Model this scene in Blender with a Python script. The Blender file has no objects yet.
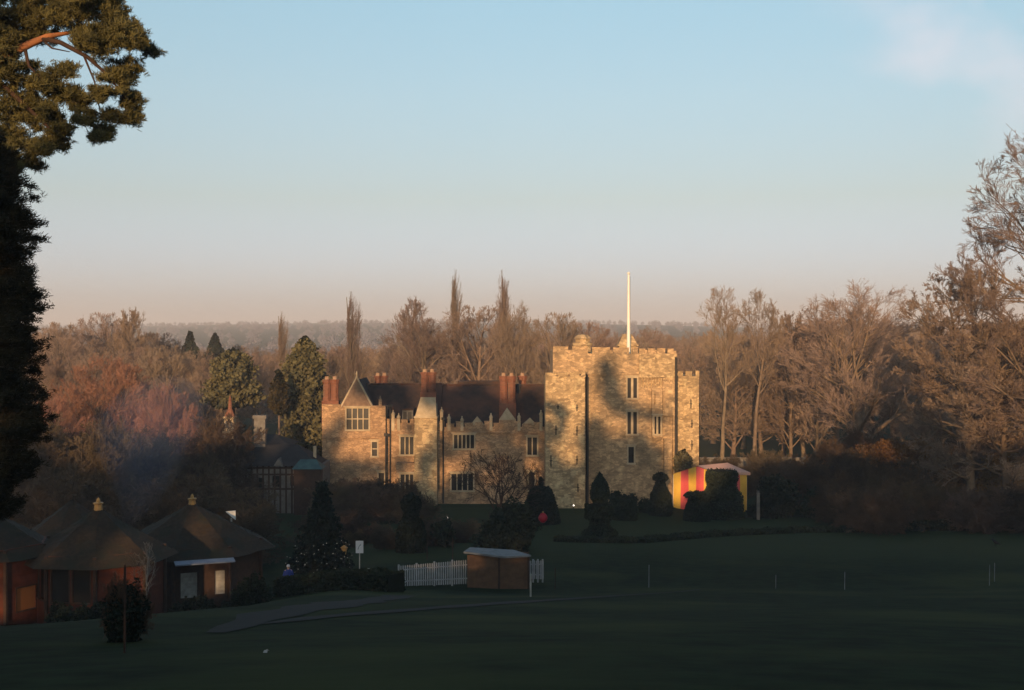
import bpy, bmesh, math, random
import numpy as np
from mathutils import Vector, Matrix
R = math.radians
S = bpy.context.scene
COL = S.collection

# ------------------------------------------------------------------ camera, sky, sun, exposure
F = 1200.0; EYE = 17.8; HOR = 338.0          # focal length in pixels, eye height, horizon row
SUN_EL, SUN_AZ = 9.0, 9.0                     # degrees; the sun stands behind the viewer, a little to the left
cam = bpy.data.cameras.new('camera'); camo = bpy.data.objects.new('camera', cam); COL.objects.link(camo)
cam.sensor_width = 36; cam.lens = 36*F/1024; cam.clip_end = 9000; cam.clip_start = .1
camo.location = (0, 0, EYE); camo.rotation_euler = (R(90) - math.atan((345-HOR)/F), 0, 0)
S.camera = camo
w = bpy.data.worlds.new('World'); S.world = w; w.use_nodes = True
nt = w.node_tree; nt.nodes.clear()
sky = nt.nodes.new('ShaderNodeTexSky'); sky.sky_type = 'NISHITA'; sky.sun_disc = False
sky.sun_elevation = R(SUN_EL); sky.sun_rotation = R(180 + SUN_AZ)
sky.altitude = 50; sky.air_density = 1.0; sky.dust_density = 1.0; sky.ozone_density = 1.0
bg = nt.nodes.new('ShaderNodeBackground'); wo = nt.nodes.new('ShaderNodeOutputWorld')
bg.inputs['Strength'].default_value = 0.15
# thin pinkish cloud wisps, fixed in the sky
tc = nt.nodes.new('ShaderNodeTexCoord')
nz = nt.nodes.new('ShaderNodeTexNoise'); nz.inputs['Scale'].default_value = 5.5; nz.inputs['Detail'].default_value = 5; nz.inputs['Roughness'].default_value = .5
mp = nt.nodes.new('ShaderNodeMapping'); mp.inputs['Scale'].default_value = (1.0, 1.0, 1.6); mp.inputs['Location'].default_value = (.1, .35, .0)
nt.links.new(tc.outputs['Generated'], mp.inputs['Vector']); nt.links.new(mp.outputs[0], nz.inputs['Vector'])
cr = nt.nodes.new('ShaderNodeMapRange'); cr.inputs['From Min'].default_value = .44; cr.inputs['From Max'].default_value = .66
nt.links.new(nz.outputs['Fac'], cr.inputs['Value'])
def near_dir(px, py, r0, r1):
    d = Vector(((px-512)/F, 1, (HOR-py)/F)).normalized()
    sb = nt.nodes.new('ShaderNodeVectorMath'); sb.operation = 'DISTANCE'; sb.inputs[1].default_value = d
    nt.links.new(tc.outputs['Generated'], sb.inputs[0])
    m = nt.nodes.new('ShaderNodeMapRange'); m.interpolation_type = 'SMOOTHSTEP'
    m.inputs['From Min'].default_value = r1; m.inputs['From Max'].default_value = r0
    nt.links.new(sb.outputs['Value'], m.inputs['Value']); return m
ma = near_dir(985, 15, .03, .15)
mu = nt.nodes.new('ShaderNodeMath'); mu.operation = 'MULTIPLY'
nt.links.new(cr.outputs[0], mu.inputs[0]); nt.links.new(ma.outputs[0], mu.inputs[1])
mu2 = nt.nodes.new('ShaderNodeMath'); mu2.operation = 'MULTIPLY'; mu2.inputs[1].default_value = .75
nt.links.new(mu.outputs[0], mu2.inputs[0])
mx = nt.nodes.new('ShaderNodeMix'); mx.data_type = 'RGBA'; mx.inputs[7].default_value = (4.6, 4.3, 4.6, 1)
nt.links.new(mu2.outputs[0], mx.inputs[0])
# the dusty winter air near the horizon greys the sky's colour: a tint by elevation (sine of elevation, colour)
SKY_TINT = [(0.015, (0.60, 0.675, 1.31)), (0.032, (0.565, 0.622, 1.15)), (0.114, (0.70, 0.66, 0.74)), (0.195, (0.832, 0.84, 0.86)), (0.27, (0.894, 0.98, 0.965))]
sx = nt.nodes.new('ShaderNodeSeparateXYZ'); nt.links.new(tc.outputs['Generated'], sx.inputs[0])
rp_ = nt.nodes.new('ShaderNodeValToRGB'); el = rp_.color_ramp.elements
while len(el) < len(SKY_TINT): el.new(.5)
for e_, (z_, c_) in zip(el, SKY_TINT): e_.position = z_; e_.color = (c_[0]/2, c_[1]/2, c_[2]/2, 1)
nt.links.new(sx.outputs[2], rp_.inputs['Fac'])
tm = nt.nodes.new('ShaderNodeVectorMath'); tm.operation = 'MULTIPLY'; tm2 = nt.nodes.new('ShaderNodeVectorMath'); tm2.operation = 'SCALE'; tm2.inputs['Scale'].default_value = 2
nt.links.new(sky.outputs[0], tm.inputs[0]); nt.links.new(rp_.outputs[0], tm.inputs[1]); nt.links.new(tm.outputs[0], tm2.inputs[0]); nt.links.new(tm2.outputs[0], mx.inputs[6])
nt.links.new(mx.outputs[2], bg.inputs['Color']); nt.links.new(bg.outputs[0], wo.inputs[0])
sun = bpy.data.lights.new('sun', 'SUN'); suno = bpy.data.objects.new('sun', sun); COL.objects.link(suno)
sun.energy = 5.0; sun.angle = R(.55); sun.color = (1, .615, .305)
ca, sa, ce, se = math.cos(R(SUN_AZ)), math.sin(R(SUN_AZ)), math.cos(R(SUN_EL)), math.sin(R(SUN_EL))
TOSUN = Vector((-sa*ce, -ca*ce, se))
suno.rotation_euler = TOSUN.to_track_quat('Z', 'Y').to_euler()
S.view_settings.view_transform = 'Standard'; S.view_settings.look = 'None'; S.view_settings.gamma = 1
S.view_settings.use_curve_mapping = False; S.view_settings.exposure = 0.35
cy = S.cycles
cy.use_denoising = True; cy.max_bounces = 6; cy.diffuse_bounces = 2; cy.glossy_bounces = 2
cy.transmission_bounces = 3; cy.volume_bounces = 1; cy.transparent_max_bounces = 8
cy.sample_clamp_indirect = 4

# ------------------------------------------------------------------ helpers
random.seed(4); RNG = np.random.default_rng(4)
def smooth(a, b, x):
    t = min(1, max(0, (x-a)/(b-a))); return t*t*(3-2*t)
PROF = [(-400, 38), (-150, 27), (-45, 20.5), (-12, 17.2), (0, 16.1), (15, 13.4), (40, 8.75), (58, 5.4), (66, 3.94), (80, 2.6), (100, 1.15), (120, .12), (130, 0), (420, 0), (800, 5), (1300, 15), (1900, 30), (2600, 42), (3600, 40), (6000, 30)]
PY_, PZ_ = np.array([p[0] for p in PROF], float), np.array([p[1] for p in PROF], float)
def G(x, y):
    z = sum(np.interp(y + d, PY_, PZ_) for d in (-3, -1, 1, 3))/4
    z -= 1.75*smooth(-8, -19, x)*smooth(17, 58, y)*(1 - smooth(78, 110, y))
    z += .10*math.sin(x*.11 + y*.07) + .06*math.sin(x*.31 - y*.23) if abs(y) < 125 and y > 3 else 0
    if y < 60: z -= 6*smooth(0, 14, -.427*max(y, 0) - 3 - x)*(1 - smooth(42, 58, y))   # unseen ground left of frame, lowered so sun reaches the hut walls
    if y > 500:
        k = smooth(500, 1800, y)
        z += k*(7*math.sin(x*.0016 + 1.1) + 4*math.sin(x*.0041 + y*.001) + 6*smooth(-100, -900, x) - 5*smooth(200, 700, x))
    return float(z)
def at(px, py, Y): return Vector(((px-512)/F*Y, Y, EYE - (py-HOR)/F*Y))
def X(px, Y): return (px-512)/F*Y
def Z(py, Y): return EYE - (py-HOR)/F*Y
def gp(px, py):
    y = 8.0
    while y < 600:
        p = at(px, py, y)
        if p.z <= G(p.x, p.y): return Vector((p.x, y, G(p.x, y)))
        y += .15
    return at(px, py, 128)

class MB:
    def __init__(s): s.v = []; s.f = []; s.m = []
    def add(s, vs, fs, mi=0):
        o = len(s.v); s.v += [tuple(v) for v in vs]; s.f += [tuple(i+o for i in f) for f in fs]; s.m += [mi]*len(fs)
    def box(s, x0, x1, y0, y1, z0, z1, mi=0):
        s.add([(x0,y0,z0),(x1,y0,z0),(x1,y1,z0),(x0,y1,z0),(x0,y0,z1),(x1,y0,z1),(x1,y1,z1),(x0,y1,z1)],
              [(0,3,2,1),(4,5,6,7),(0,1,5,4),(1,2,6,5),(2,3,7,6),(3,0,4,7)], mi)
    def lathe(s, prof, n=16, c=(0,0,0), jit=0, ang=0, mi=0, caps=True):
        vs, fs = [], []
        for (z, r) in prof:
            for k in range(n):
                a = ang + 2*math.pi*k/n; rr = r*(1 + random.uniform(-jit, jit))
                vs.append((c[0]+rr*math.cos(a), c[1]+rr*math.sin(a), c[2]+z))
        m = len(prof)
        for i in range(m-1):
            for k in range(n):
                k2 = (k+1) % n; fs.append((i*n+k, i*n+k2, (i+1)*n+k2, (i+1)*n+k))
        if caps: fs.append(tuple(range((m-1)*n, m*n))); fs.append(tuple(reversed(range(n))))
        s.add(vs, fs, mi)
    def tube(s, pts, rad, n=6, mi=0):
        pts = [Vector(p) for p in pts]; vs, fs = [], []
        if not hasattr(rad, '__len__'): rad = [rad]*len(pts)
        for i, p in enumerate(pts):
            t = (pts[min(i+1, len(pts)-1)] - pts[max(i-1, 0)]).normalized()
            u = t.cross(Vector((.31, .2, .93)) if abs(t.z) < .9 else Vector((1, .1, 0))).normalized(); v = t.cross(u)
            for k in range(n):
                a = 2*math.pi*k/n; vs.append(p + rad[i]*(math.cos(a)*u + math.sin(a)*v))
        for i in range(len(pts)-1):
            for k in range(n):
                k2 = (k+1) % n; fs.append((i*n+k, i*n+k2, (i+1)*n+k2, (i+1)*n+k))
        fs.append(tuple(reversed(range(n)))); fs.append(tuple(range((len(pts)-1)*n, len(pts)*n)))
        s.add(vs, fs, mi)
    def wall(s, o, u, nrm, W, H, T, holes=(), depth=.3):
        """wall with window openings: o lower-left corner of the outer face, u along it, nrm outward"""
        o, u, nrm = Vector(o), Vector(u).normalized(), Vector(nrm).normalized(); up = Vector((0, 0, 1))
        P = lambda a, b, d=0: o + u*a + up*b - nrm*d
        xs = sorted({0, W} | {h[0] for h in holes} | {h[1] for h in holes}); zs = sorted({0, H} | {h[2] for h in holes} | {h[3] for h in holes})
        for a0, a1 in zip(xs, xs[1:]):
            for b0, b1 in zip(zs, zs[1:]):
                ca_, cb_ = (a0+a1)/2, (b0+b1)/2
                if any(h[0] < ca_ < h[1] and h[2] < cb_ < h[3] for h in holes): continue
                s.add([P(a0,b0),P(a1,b0),P(a1,b1),P(a0,b1)], [(0,1,2,3)])
        for h in holes:
            a0, a1, b0, b1 = h[:4]
            q = [P(a0,b0),P(a1,b0),P(a1,b1),P(a0,b1)]; r = [P(a0,b0,depth),P(a1,b0,depth),P(a1,b1,depth),P(a0,b1,depth)]
            s.add(q + r, [(0,4,5,1),(1,5,6,2),(2,6,7,3),(3,7,4,0)])
        b = [P(0,0),P(W,0),P(W,H),P(0,H),P(0,0,T),P(W,0,T),P(W,H,T),P(0,H,T)]
        s.add(b, [(4,7,6,5),(0,3,7,4),(1,5,6,2),(3,2,6,7),(0,4,5,1)])
def link(name, mesh, mats, parent=None, loc=(0,0,0)):
    o = bpy.data.objects.new(name, mesh); COL.objects.link(o); o.location = loc
    for m in (mats if isinstance(mats, (list, tuple)) else [mats]): mesh.materials.append(m)
    if parent: o.parent = parent
    return o
def obj(name, mb, mats, parent=None, loc=(0,0,0), smooth_=False):
    me = bpy.data.meshes.new(name); me.from_pydata(mb.v, [], mb.f)
    if any(mb.m): me.polygons.foreach_set('material_index', mb.m)
    if smooth_: me.polygons.foreach_set('use_smooth', [True]*len(me.polygons))
    me.update(); return link(name, me, mats, parent, loc)
def world(name, mb, mats, root, smooth_=False):
    """a part whose vertices are in world coordinates, under a root that stands at its base"""
    l = -root.location
    if root.parent: l = Vector((0,0,0))
    return obj(name, mb, mats, root, l, smooth_)
def npmesh(name, V, Fc, mats, parent=None, loc=(0,0,0), mi=None, smooth_=False):
    me = bpy.data.meshes.new(name); V = np.asarray(V, np.float32); Fc = np.asarray(Fc, np.int32); n, k = Fc.shape
    me.vertices.add(len(V)); me.vertices.foreach_set('co', V.ravel()); me.loops.add(n*k); me.loops.foreach_set('vertex_index', Fc.ravel())
    me.polygons.add(n); me.polygons.foreach_set('loop_start', np.arange(0, n*k, k, dtype=np.int32))
    if mi is not None: me.polygons.foreach_set('material_index', mi)
    if smooth_: me.polygons.foreach_set('use_smooth', np.ones(n, bool))
    me.update(calc_edges=True); return link(name, me, mats, parent, loc)
def tag(o, label, cat, group=None, kind=None):
    if kind: o['kind'] = kind
    if label: o['label'] = label
    if cat: o['category'] = cat
    if group: o['group'] = group
    return o
def thing(name, label, cat, loc, rz=0, group=None):
    o = bpy.data.objects.new(name, None); COL.objects.link(o); o.location = loc; o.rotation_euler = (0, 0, rz)
    o.empty_display_size = .2
    return tag(o, label, cat, group)
def dup(root, loc, rz=0, sc=(1,1,1), label=None, group=None):
    def rec(o, par):
        c = o.copy(); COL.objects.link(c); c.parent = par
        for ch in list(o.children): rec(ch, c)
        return c
    c = rec(root, None); c.location = loc; c.rotation_euler = (0, 0, rz); c.scale = sc
    if label: c['label'] = label
    if group: c['group'] = group
    return c

# ------------------------------------------------------------------ materials
def mat(name, c1, c2=None, scale=3.0, rough=.85, bump=0.0, rnd=0.0, spec=.25, detail=6, c3=None, s3=.4, metal=0):
    m = bpy.data.materials.new(name); m.use_nodes = True; n = m.node_tree; b = n.nodes['Principled BSDF']
    b.inputs['Roughness'].default_value = rough; b.inputs['Specular IOR Level'].default_value = spec; b.inputs['Metallic'].default_value = metal
    c2 = c2 or tuple(x*.7 for x in c1)
    t = n.nodes.new('ShaderNodeTexCoord'); z = n.nodes.new('ShaderNodeTexNoise'); z.inputs['Scale'].default_value = scale; z.inputs['Detail'].default_value = detail
    n.links.new(t.outputs['Object'], z.inputs['Vector'])
    r = n.nodes.new('ShaderNodeMapRange'); r.inputs['From Min'].default_value = .34; r.inputs['From Max'].default_value = .66; n.links.new(z.outputs['Fac'], r.inputs['Value'])
    x = n.nodes.new('ShaderNodeMix'); x.data_type = 'RGBA'; x.inputs[6].default_value = (*c2, 1); x.inputs[7].default_value = (*c1, 1)
    n.links.new(r.outputs[0], x.inputs[0]); out = x.outputs[2]
    if c3:
        z3 = n.nodes.new('ShaderNodeTexNoise'); z3.inputs['Scale'].default_value = s3; z3.inputs['Detail'].default_value = 5; n.links.new(t.outputs['Object'], z3.inputs['Vector'])
        r3 = n.nodes.new('ShaderNodeMapRange'); r3.inputs['From Min'].default_value = .48; r3.inputs['From Max'].default_value = .66; n.links.new(z3.outputs['Fac'], r3.inputs['Value'])
        y = n.nodes.new('ShaderNodeMix'); y.data_type = 'RGBA'; y.inputs[7].default_value = (*c3, 1); n.links.new(r3.outputs[0], y.inputs[0]); n.links.new(out, y.inputs[6]); out = y.outputs[2]
    if rnd:
        oi = n.nodes.new('ShaderNodeObjectInfo'); h = n.nodes.new('ShaderNodeHueSaturation')
        for (k, lo, hi, mul) in (('Value', 1-rnd, 1+rnd, 1), ('Hue', .5-rnd*.06, .5+rnd*.06, 7.3), ('Saturation', 1-rnd*.5, 1+rnd*.3, 3.7)):
            f = n.nodes.new('ShaderNodeMath'); f.operation = 'MULTIPLY'; f.inputs[1].default_value = mul; n.links.new(oi.outputs['Random'], f.inputs[0])
            g = n.nodes.new('ShaderNodeMath'); g.operation = 'FRACT'; n.links.new(f.outputs[0], g.inputs[0])
            q = n.nodes.new('ShaderNodeMapRange'); q.inputs['To Min'].default_value = lo; q.inputs['To Max'].default_value = hi
            n.links.new(g.outputs[0], q.inputs['Value']); n.links.new(q.outputs[0], h.inputs[k])
        n.links.new(out, h.inputs['Color']); out = h.outputs[0]
    n.links.new(out, b.inputs['Base Color'])
    if bump:
        bp = n.nodes.new('ShaderNodeBump'); bp.inputs['Strength'].default_value = bump; bp.inputs['Distance'].default_value = .05
        n.links.new(z.outputs['Fac'], bp.inputs['Height']); n.links.new(bp.outputs[0], b.inputs['Normal'])
    return m
def emit(name, c, s):
    m = bpy.data.materials.new(name); m.use_nodes = True; b = m.node_tree.nodes['Principled BSDF']
    b.inputs['Base Color'].default_value = (*(x*.12 for x in c), 1); b.inputs['Emission Color'].default_value = (*c, 1); b.inputs['Emission Strength'].default_value = s
    return m
def stone_mat(name, ca_, cb_, cm, w=.42, h=.21, stain=(.10,.085,.06), stain_lo=.52, brick=False):
    m = bpy.data.materials.new(name); m.use_nodes = True; n = m.node_tree; b = n.nodes['Principled BSDF']
    b.inputs['Roughness'].default_value = .92; b.inputs['Specular IOR Level'].default_value = .12
    g = n.nodes.new('ShaderNodeNewGeometry'); sp = n.nodes.new('ShaderNodeSeparateXYZ'); n.links.new(g.outputs['Position'], sp.inputs[0])
    ad = n.nodes.new('ShaderNodeMath'); n.links.new(sp.outputs[0], ad.inputs[0]); n.links.new(sp.outputs[1], ad.inputs[1])
    co = n.nodes.new('ShaderNodeCombineXYZ'); n.links.new(ad.outputs[0], co.inputs[0]); n.links.new(sp.outputs[2], co.inputs[1])
    if brick:
        br = n.nodes.new('ShaderNodeTexBrick'); n.links.new(co.outputs[0], br.inputs['Vector'])
        br.inputs['Scale'].default_value = 1; br.inputs['Brick Width'].default_value = w; br.inputs['Row Height'].default_value = h; br.inputs['Mortar Size'].default_value = .012
        br.inputs['Color1'].default_value = (*ca_, 1); br.inputs['Color2'].default_value = (*cb_, 1); br.inputs['Mortar'].default_value = (*cm, 1)
        out = br.outputs['Color']
    else:
        mm = n.nodes.new('ShaderNodeMapping'); mm.inputs['Scale'].default_value = (1/w, 1/h, 1); n.links.new(co.outputs[0], mm.inputs[0])
        wz = n.nodes.new('ShaderNodeTexNoise'); wz.inputs['Scale'].default_value = 1.7; n.links.new(mm.outputs[0], wz.inputs['Vector'])
        wa = n.nodes.new('ShaderNodeVectorMath'); wa.operation = 'MULTIPLY_ADD'; wa.inputs[1].default_value = (.7, .7, 0); n.links.new(wz.outputs['Color'], wa.inputs[0]); n.links.new(mm.outputs[0], wa.inputs[2])
        vo = n.nodes.new('ShaderNodeTexVoronoi'); vo.voronoi_dimensions = '2D'; vo.inputs['Scale'].default_value = 1; n.links.new(wa.outputs[0], vo.inputs['Vector'])
        ve = n.nodes.new('ShaderNodeTexVoronoi'); ve.voronoi_dimensions = '2D'; ve.feature = 'DISTANCE_TO_EDGE'; ve.inputs['Scale'].default_value = 1; n.links.new(wa.outputs[0], ve.inputs['Vector'])
        vs_ = n.nodes.new('ShaderNodeSeparateXYZ'); n.links.new(vo.outputs['Color'], vs_.inputs[0])
        m1 = n.nodes.new('ShaderNodeMix'); m1.data_type = 'RGBA'; m1.inputs[6].default_value = (*cb_, 1); m1.inputs[7].default_value = (*ca_, 1); n.links.new(vs_.outputs[0], m1.inputs[0])
        mr = n.nodes.new('ShaderNodeMapRange'); mr.inputs['From Max'].default_value = .10; n.links.new(ve.outputs['Distance'], mr.inputs['Value'])
        m2 = n.nodes.new('ShaderNodeMix'); m2.data_type = 'RGBA'; m2.inputs[6].default_value = (*cm, 1); n.links.new(mr.outputs[0], m2.inputs[0]); n.links.new(m1.outputs[2], m2.inputs[7]); out = m2.outputs[2]
    for sc, lo, hi, col, dt in ((.35, stain_lo, .72, stain, 6), (2.2, .54, .72, tuple(x*.45 for x in ca_), 4), (1.1, .57, .75, tuple(min(.75, x*1.35) for x in ca_), 5)):
        z = n.nodes.new('ShaderNodeTexNoise'); z.inputs['Scale'].default_value = sc; z.inputs['Detail'].default_value = dt; n.links.new(g.outputs['Position'], z.inputs['Vector'])
        r = n.nodes.new('ShaderNodeMapRange'); r.inputs['From Min'].default_value = lo; r.inputs['From Max'].default_value = hi; r.inputs['To Max'].default_value = .8; n.links.new(z.outputs['Fac'], r.inputs['Value'])
        x = n.nodes.new('ShaderNodeMix'); x.data_type = 'RGBA'; x.inputs[7].default_value = (*col, 1); n.links.new(r.outputs[0], x.inputs[0]); n.links.new(out, x.inputs[6]); out = x.outputs[2]
    n.links.new(out, b.inputs['Base Color'])
    bp = n.nodes.new('ShaderNodeBump'); bp.inputs['Strength'].default_value = .55; bp.inputs['Distance'].default_value = .06
    n.links.new(z.outputs['Fac'], bp.inputs['Height']); n.links.new(bp.outputs[0], b.inputs['Normal'])
    return m
M = dict(
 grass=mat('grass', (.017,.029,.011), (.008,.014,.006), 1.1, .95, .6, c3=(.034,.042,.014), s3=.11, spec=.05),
 track=mat('track', (.016,.016,.0155), (.011,.0115,.011), 2.5, .9, .2, spec=.15),
 stone=stone_mat('stone', (.52,.33,.19), (.27,.17,.10), (.19,.12,.07)),
 tstone=stone_mat('tower_stone', (.58,.395,.225), (.27,.185,.11), (.24,.175,.105)),
 rubble=stone_mat('rubble', (.61,.44,.25), (.25,.175,.10), (.24,.18,.11), .38, .21, stain=(.16,.125,.08), stain_lo=.56),
 trim=mat('trim', (.50,.40,.27), (.36,.28,.18), 1.5, .9, .2),
 brick=stone_mat('red_brick', (.24,.085,.052), (.16,.06,.038), (.20,.13,.09), .26, .085, stain=(.09,.045,.03), brick=True),
 pot=mat('chimney_pot', (.36,.24,.16), (.28,.17,.11), 3, .8),
 tile=mat('roof_tile', (.062,.038,.030), (.030,.022,.020), 2.2, .9, .4, c3=(.11,.052,.034), s3=.25),
 slate=mat('slate', (.035,.032,.033), (.022,.02,.021), 1.5, .8, .3),
 glass=mat('window_glass', (.02,.019,.019), (.012,.012,.012), 1, .25, spec=.3),
 lead=mat('lead', (.05,.045,.04), (.03,.028,.026), 4, .7),
 oak=mat('dark_oak', (.055,.03,.02), (.035,.02,.014), 4, .8, .2),
 redwood=mat('stained_boards', (.105,.026,.011), (.065,.018,.009), 2.5, .75, .2),
 shingle=mat('wood_shingle', (.040,.027,.016), (.022,.016,.011), 5, .9, .5, c3=(.017,.019,.012), s3=.9),
 finial=mat('finial', (.42,.25,.08), (.3,.17,.06), 5, .5),
 hung=mat('hung_tile', (.25,.165,.11), (.17,.11,.075), 3, .9, .4), white=mat('white_paint', (.74,.74,.72), (.58,.58,.57), 3, .6, .1),
 palewood=mat('pale_wood', (.42,.40,.36), (.30,.28,.25), 4, .8),
 shedwood=mat('shed_boards', (.14,.078,.045), (.09,.05,.03), 3.5, .85, .2),
 felt=mat('roof_felt', (.20,.205,.215), (.13,.135,.14), 2.5, .8, .1),
 bluegrey=mat('blue_canopy', (.22,.25,.31), (.17,.19,.24), 3, .6),
 teal=mat('verdigris_roof', (.055,.115,.115), (.035,.075,.08), 1.5, .7, .2),
 plaster=mat('plaster', (.18,.165,.15), (.12,.11,.10), 2.5, .9),
 fencepaint=mat('fence_paint', (.42,.41,.42), (.30,.295,.30), 3, .7, .1), red=mat('tent_red', (.86,.15,.14), (.74,.11,.11), .8, .7), yellow=mat('tent_yellow', (.93,.58,.10), (.82,.48,.07), .8, .7),
 tentroof=mat('tent_roof', (.74,.43,.33), (.62,.35,.27), .8, .7),
 yew=mat('yew_leaf', (.028,.036,.020), (.014,.019,.011), 5, .85, .2, rnd=.25, spec=.1),
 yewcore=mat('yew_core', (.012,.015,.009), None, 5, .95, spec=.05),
 cedar=mat('cedar_leaf', (.135,.118,.060), (.065,.062,.034), .9, .8, rnd=.12, spec=.15),
 pine=mat('pine_needle', (.145,.128,.042), (.055,.055,.022), 2.4, .7, rnd=.06, spec=.2),
 darkpine=mat('dark_needle', (.055,.042,.020), (.022,.021,.012), 1.5, .8, spec=.1),
 fir=mat('fir_needle', (.016,.024,.016), (.009,.014,.010), 3, .85, spec=.1),
 bark=mat('bark', (.19,.138,.098), (.115,.084,.06), 1.5, .92, .3, rnd=.22, spec=.1),
 twig=mat('twig', (.31,.222,.168), (.21,.15,.115), .8, .92, rnd=.25, spec=.1),
 redtwig=mat('red_twig', (.36,.18,.128), (.27,.14,.10), .3, .92, rnd=.1, spec=.1),
 rustleaf=mat('rust_leaf', (.24,.125,.045), (.13,.07,.03), .6, .9, rnd=.25, spec=.1),
 pinebark=mat('pine_bark', (.34,.135,.055), (.16,.075,.042), 3, .9, .4),
 birch=mat('birch_bark', (.26,.25,.23), (.14,.13,.12), 5, .8),
 shrub=mat('shrub_twig', (.125,.086,.055), (.07,.05,.033), .8, .95, rnd=.3, spec=.08),
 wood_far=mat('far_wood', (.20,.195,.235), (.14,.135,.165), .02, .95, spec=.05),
 water=mat('moat_water', (.05,.055,.06), (.04,.045,.05), .3, .08, spec=.5),
 flag=mat('mast_paint', (.80,.78,.73), (.74,.72,.66), 1, .45),
 blue=mat('blue_cloth', (.03,.055,.26), (.02,.04,.19), 3, .8), redcloth=mat('red_gloss', (.40,.012,.03), (.33,.01,.025), 3, .4),
 skin=mat('skin', (.5,.33,.25), (.45,.29,.21), 3, .6), black=mat('black_cloth', (.012,.012,.014), None, 3, .8), hair=mat('hair', (.05,.035,.025), None, 8, .7),
 sign=mat('sign_board', (.70,.68,.68), (.60,.58,.58), 1.2, .6), iron=mat('dark_iron', (.03,.03,.032), None, 4, .6),
 bulb=emit('bulb_glow', (1,.93,.80), .2), lamp=emit('lamp_glow', (1,.88,.75), 2.5), warm=emit('reflection_glow', (1,.36,.10), .02), warm2=emit('porch_lamp', (1,.55,.25), 3),
)
# flat lawn below the castle: extra sky light painted in as a lighter green
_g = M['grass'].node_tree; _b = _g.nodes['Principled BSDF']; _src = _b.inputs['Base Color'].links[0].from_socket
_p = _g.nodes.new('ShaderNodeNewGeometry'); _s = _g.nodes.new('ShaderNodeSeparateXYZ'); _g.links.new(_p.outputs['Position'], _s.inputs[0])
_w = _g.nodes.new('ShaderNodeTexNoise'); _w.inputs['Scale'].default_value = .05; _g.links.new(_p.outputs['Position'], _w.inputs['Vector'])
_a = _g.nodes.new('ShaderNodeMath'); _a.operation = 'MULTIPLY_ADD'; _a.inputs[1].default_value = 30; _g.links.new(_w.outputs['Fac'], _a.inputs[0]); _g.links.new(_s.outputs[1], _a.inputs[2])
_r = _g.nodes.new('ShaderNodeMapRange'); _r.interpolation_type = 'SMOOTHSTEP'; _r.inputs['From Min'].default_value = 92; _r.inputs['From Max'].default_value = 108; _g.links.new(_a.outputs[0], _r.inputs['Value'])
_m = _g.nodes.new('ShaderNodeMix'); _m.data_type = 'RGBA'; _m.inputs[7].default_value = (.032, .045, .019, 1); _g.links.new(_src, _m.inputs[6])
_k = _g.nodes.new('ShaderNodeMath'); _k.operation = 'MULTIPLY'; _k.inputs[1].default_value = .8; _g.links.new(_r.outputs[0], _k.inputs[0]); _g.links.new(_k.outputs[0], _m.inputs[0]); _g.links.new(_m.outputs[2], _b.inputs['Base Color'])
# roof tile courses / shed boards get a bump from wave textures
def courses(m, axis, scale, strength=.5):
    n = m.node_tree; b = n.nodes['Principled BSDF']; g = n.nodes.new('ShaderNodeNewGeometry')
    wv = n.nodes.new('ShaderNodeTexWave'); wv.bands_direction = axis; wv.wave_profile = 'SAW'; wv.inputs['Scale'].default_value = scale; wv.inputs['Distortion'].default_value = .6; wv.inputs['Detail'].default_value = 1
    n.links.new(g.outputs['Position'], wv.inputs['Vector'])
    bp = n.nodes.new('ShaderNodeBump'); bp.inputs['Strength'].default_value = strength; bp.inputs['Distance'].default_value = .03
    n.links.new(wv.outputs['Fac'], bp.inputs['Height']); n.links.new(bp.outputs[0], b.inputs['Normal'])
courses(M['tile'], 'Z', 2.2); courses(M['shingle'], 'Z', 1.4, .9); courses(M['shedwood'], 'Z', 1.1, .8); courses(M['redwood'], 'Z', .9, .8)

# ------------------------------------------------------------------ ground
def build_ground():
    ys = np.concatenate([np.arange(-300, -60, 12), np.arange(-60, 10, 3), np.arange(10, 135, 1.0), np.arange(135, 430, 12), np.arange(430, 5200, 60)])
    xs = np.concatenate([np.arange(-3000, -200, 70), np.arange(-200, -70, 8), np.arange(-70, 70, 1.25), np.arange(70, 200, 8), np.arange(200, 3001, 70)])
    V = np.array([(x, y, G(x, y)) for y in ys for x in xs]); nx, ny = len(xs), len(ys)
    i = np.arange((ny-1)*nx).reshape(ny-1, nx)[:, :-1].ravel()
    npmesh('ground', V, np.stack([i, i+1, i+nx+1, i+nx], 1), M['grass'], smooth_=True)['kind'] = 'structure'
build_ground()
def strip(name, pts, widths, m, lift=.012, kind='structure'):
    """a sheet laid on the ground along a line given by pixel points"""
    P = [gp(*p) for p in pts]; Q = []
    for a, b, wa, wb in zip(P, P[1:], widths, widths[1:]):
        k = max(2, int((b-a).length/1.0))
        Q += [(a.lerp(b, t/k), wa + (wb-wa)*t/k) for t in range(k)]
    Q.append((P[-1], widths[-1])); mb = MB(); rows = []
    for i, (p, w_) in enumerate(Q):
        t = (Q[min(i+1, len(Q)-1)][0] - Q[max(0, i-1)][0]); n = Vector((-t.y, t.x, 0)).normalized()
        w_ = w_*(1 + .16*math.sin(i*1.3) + .12*math.sin(i*.47+1) + random.uniform(-.10,.10)); rows.append([(p + n*s*w_/2) for s in np.linspace(-1, 1, 7)])
    vs = [(v.x, v.y, G(v.x, v.y) + lift) for r in rows for v in r]
    mb.add(vs, [(i*7+k, (i+1)*7+k, (i+1)*7+k+1, i*7+k+1) for i in range(len(rows)-1) for k in range(6)])
    o = obj(name, mb, m, smooth_=True); o['kind'] = kind; return o
strip('path', [(215, 634), (268, 616), (330, 606), (400, 596)], [.4, 1.5, 2.2, 1.4], M['track'], .018)
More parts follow.
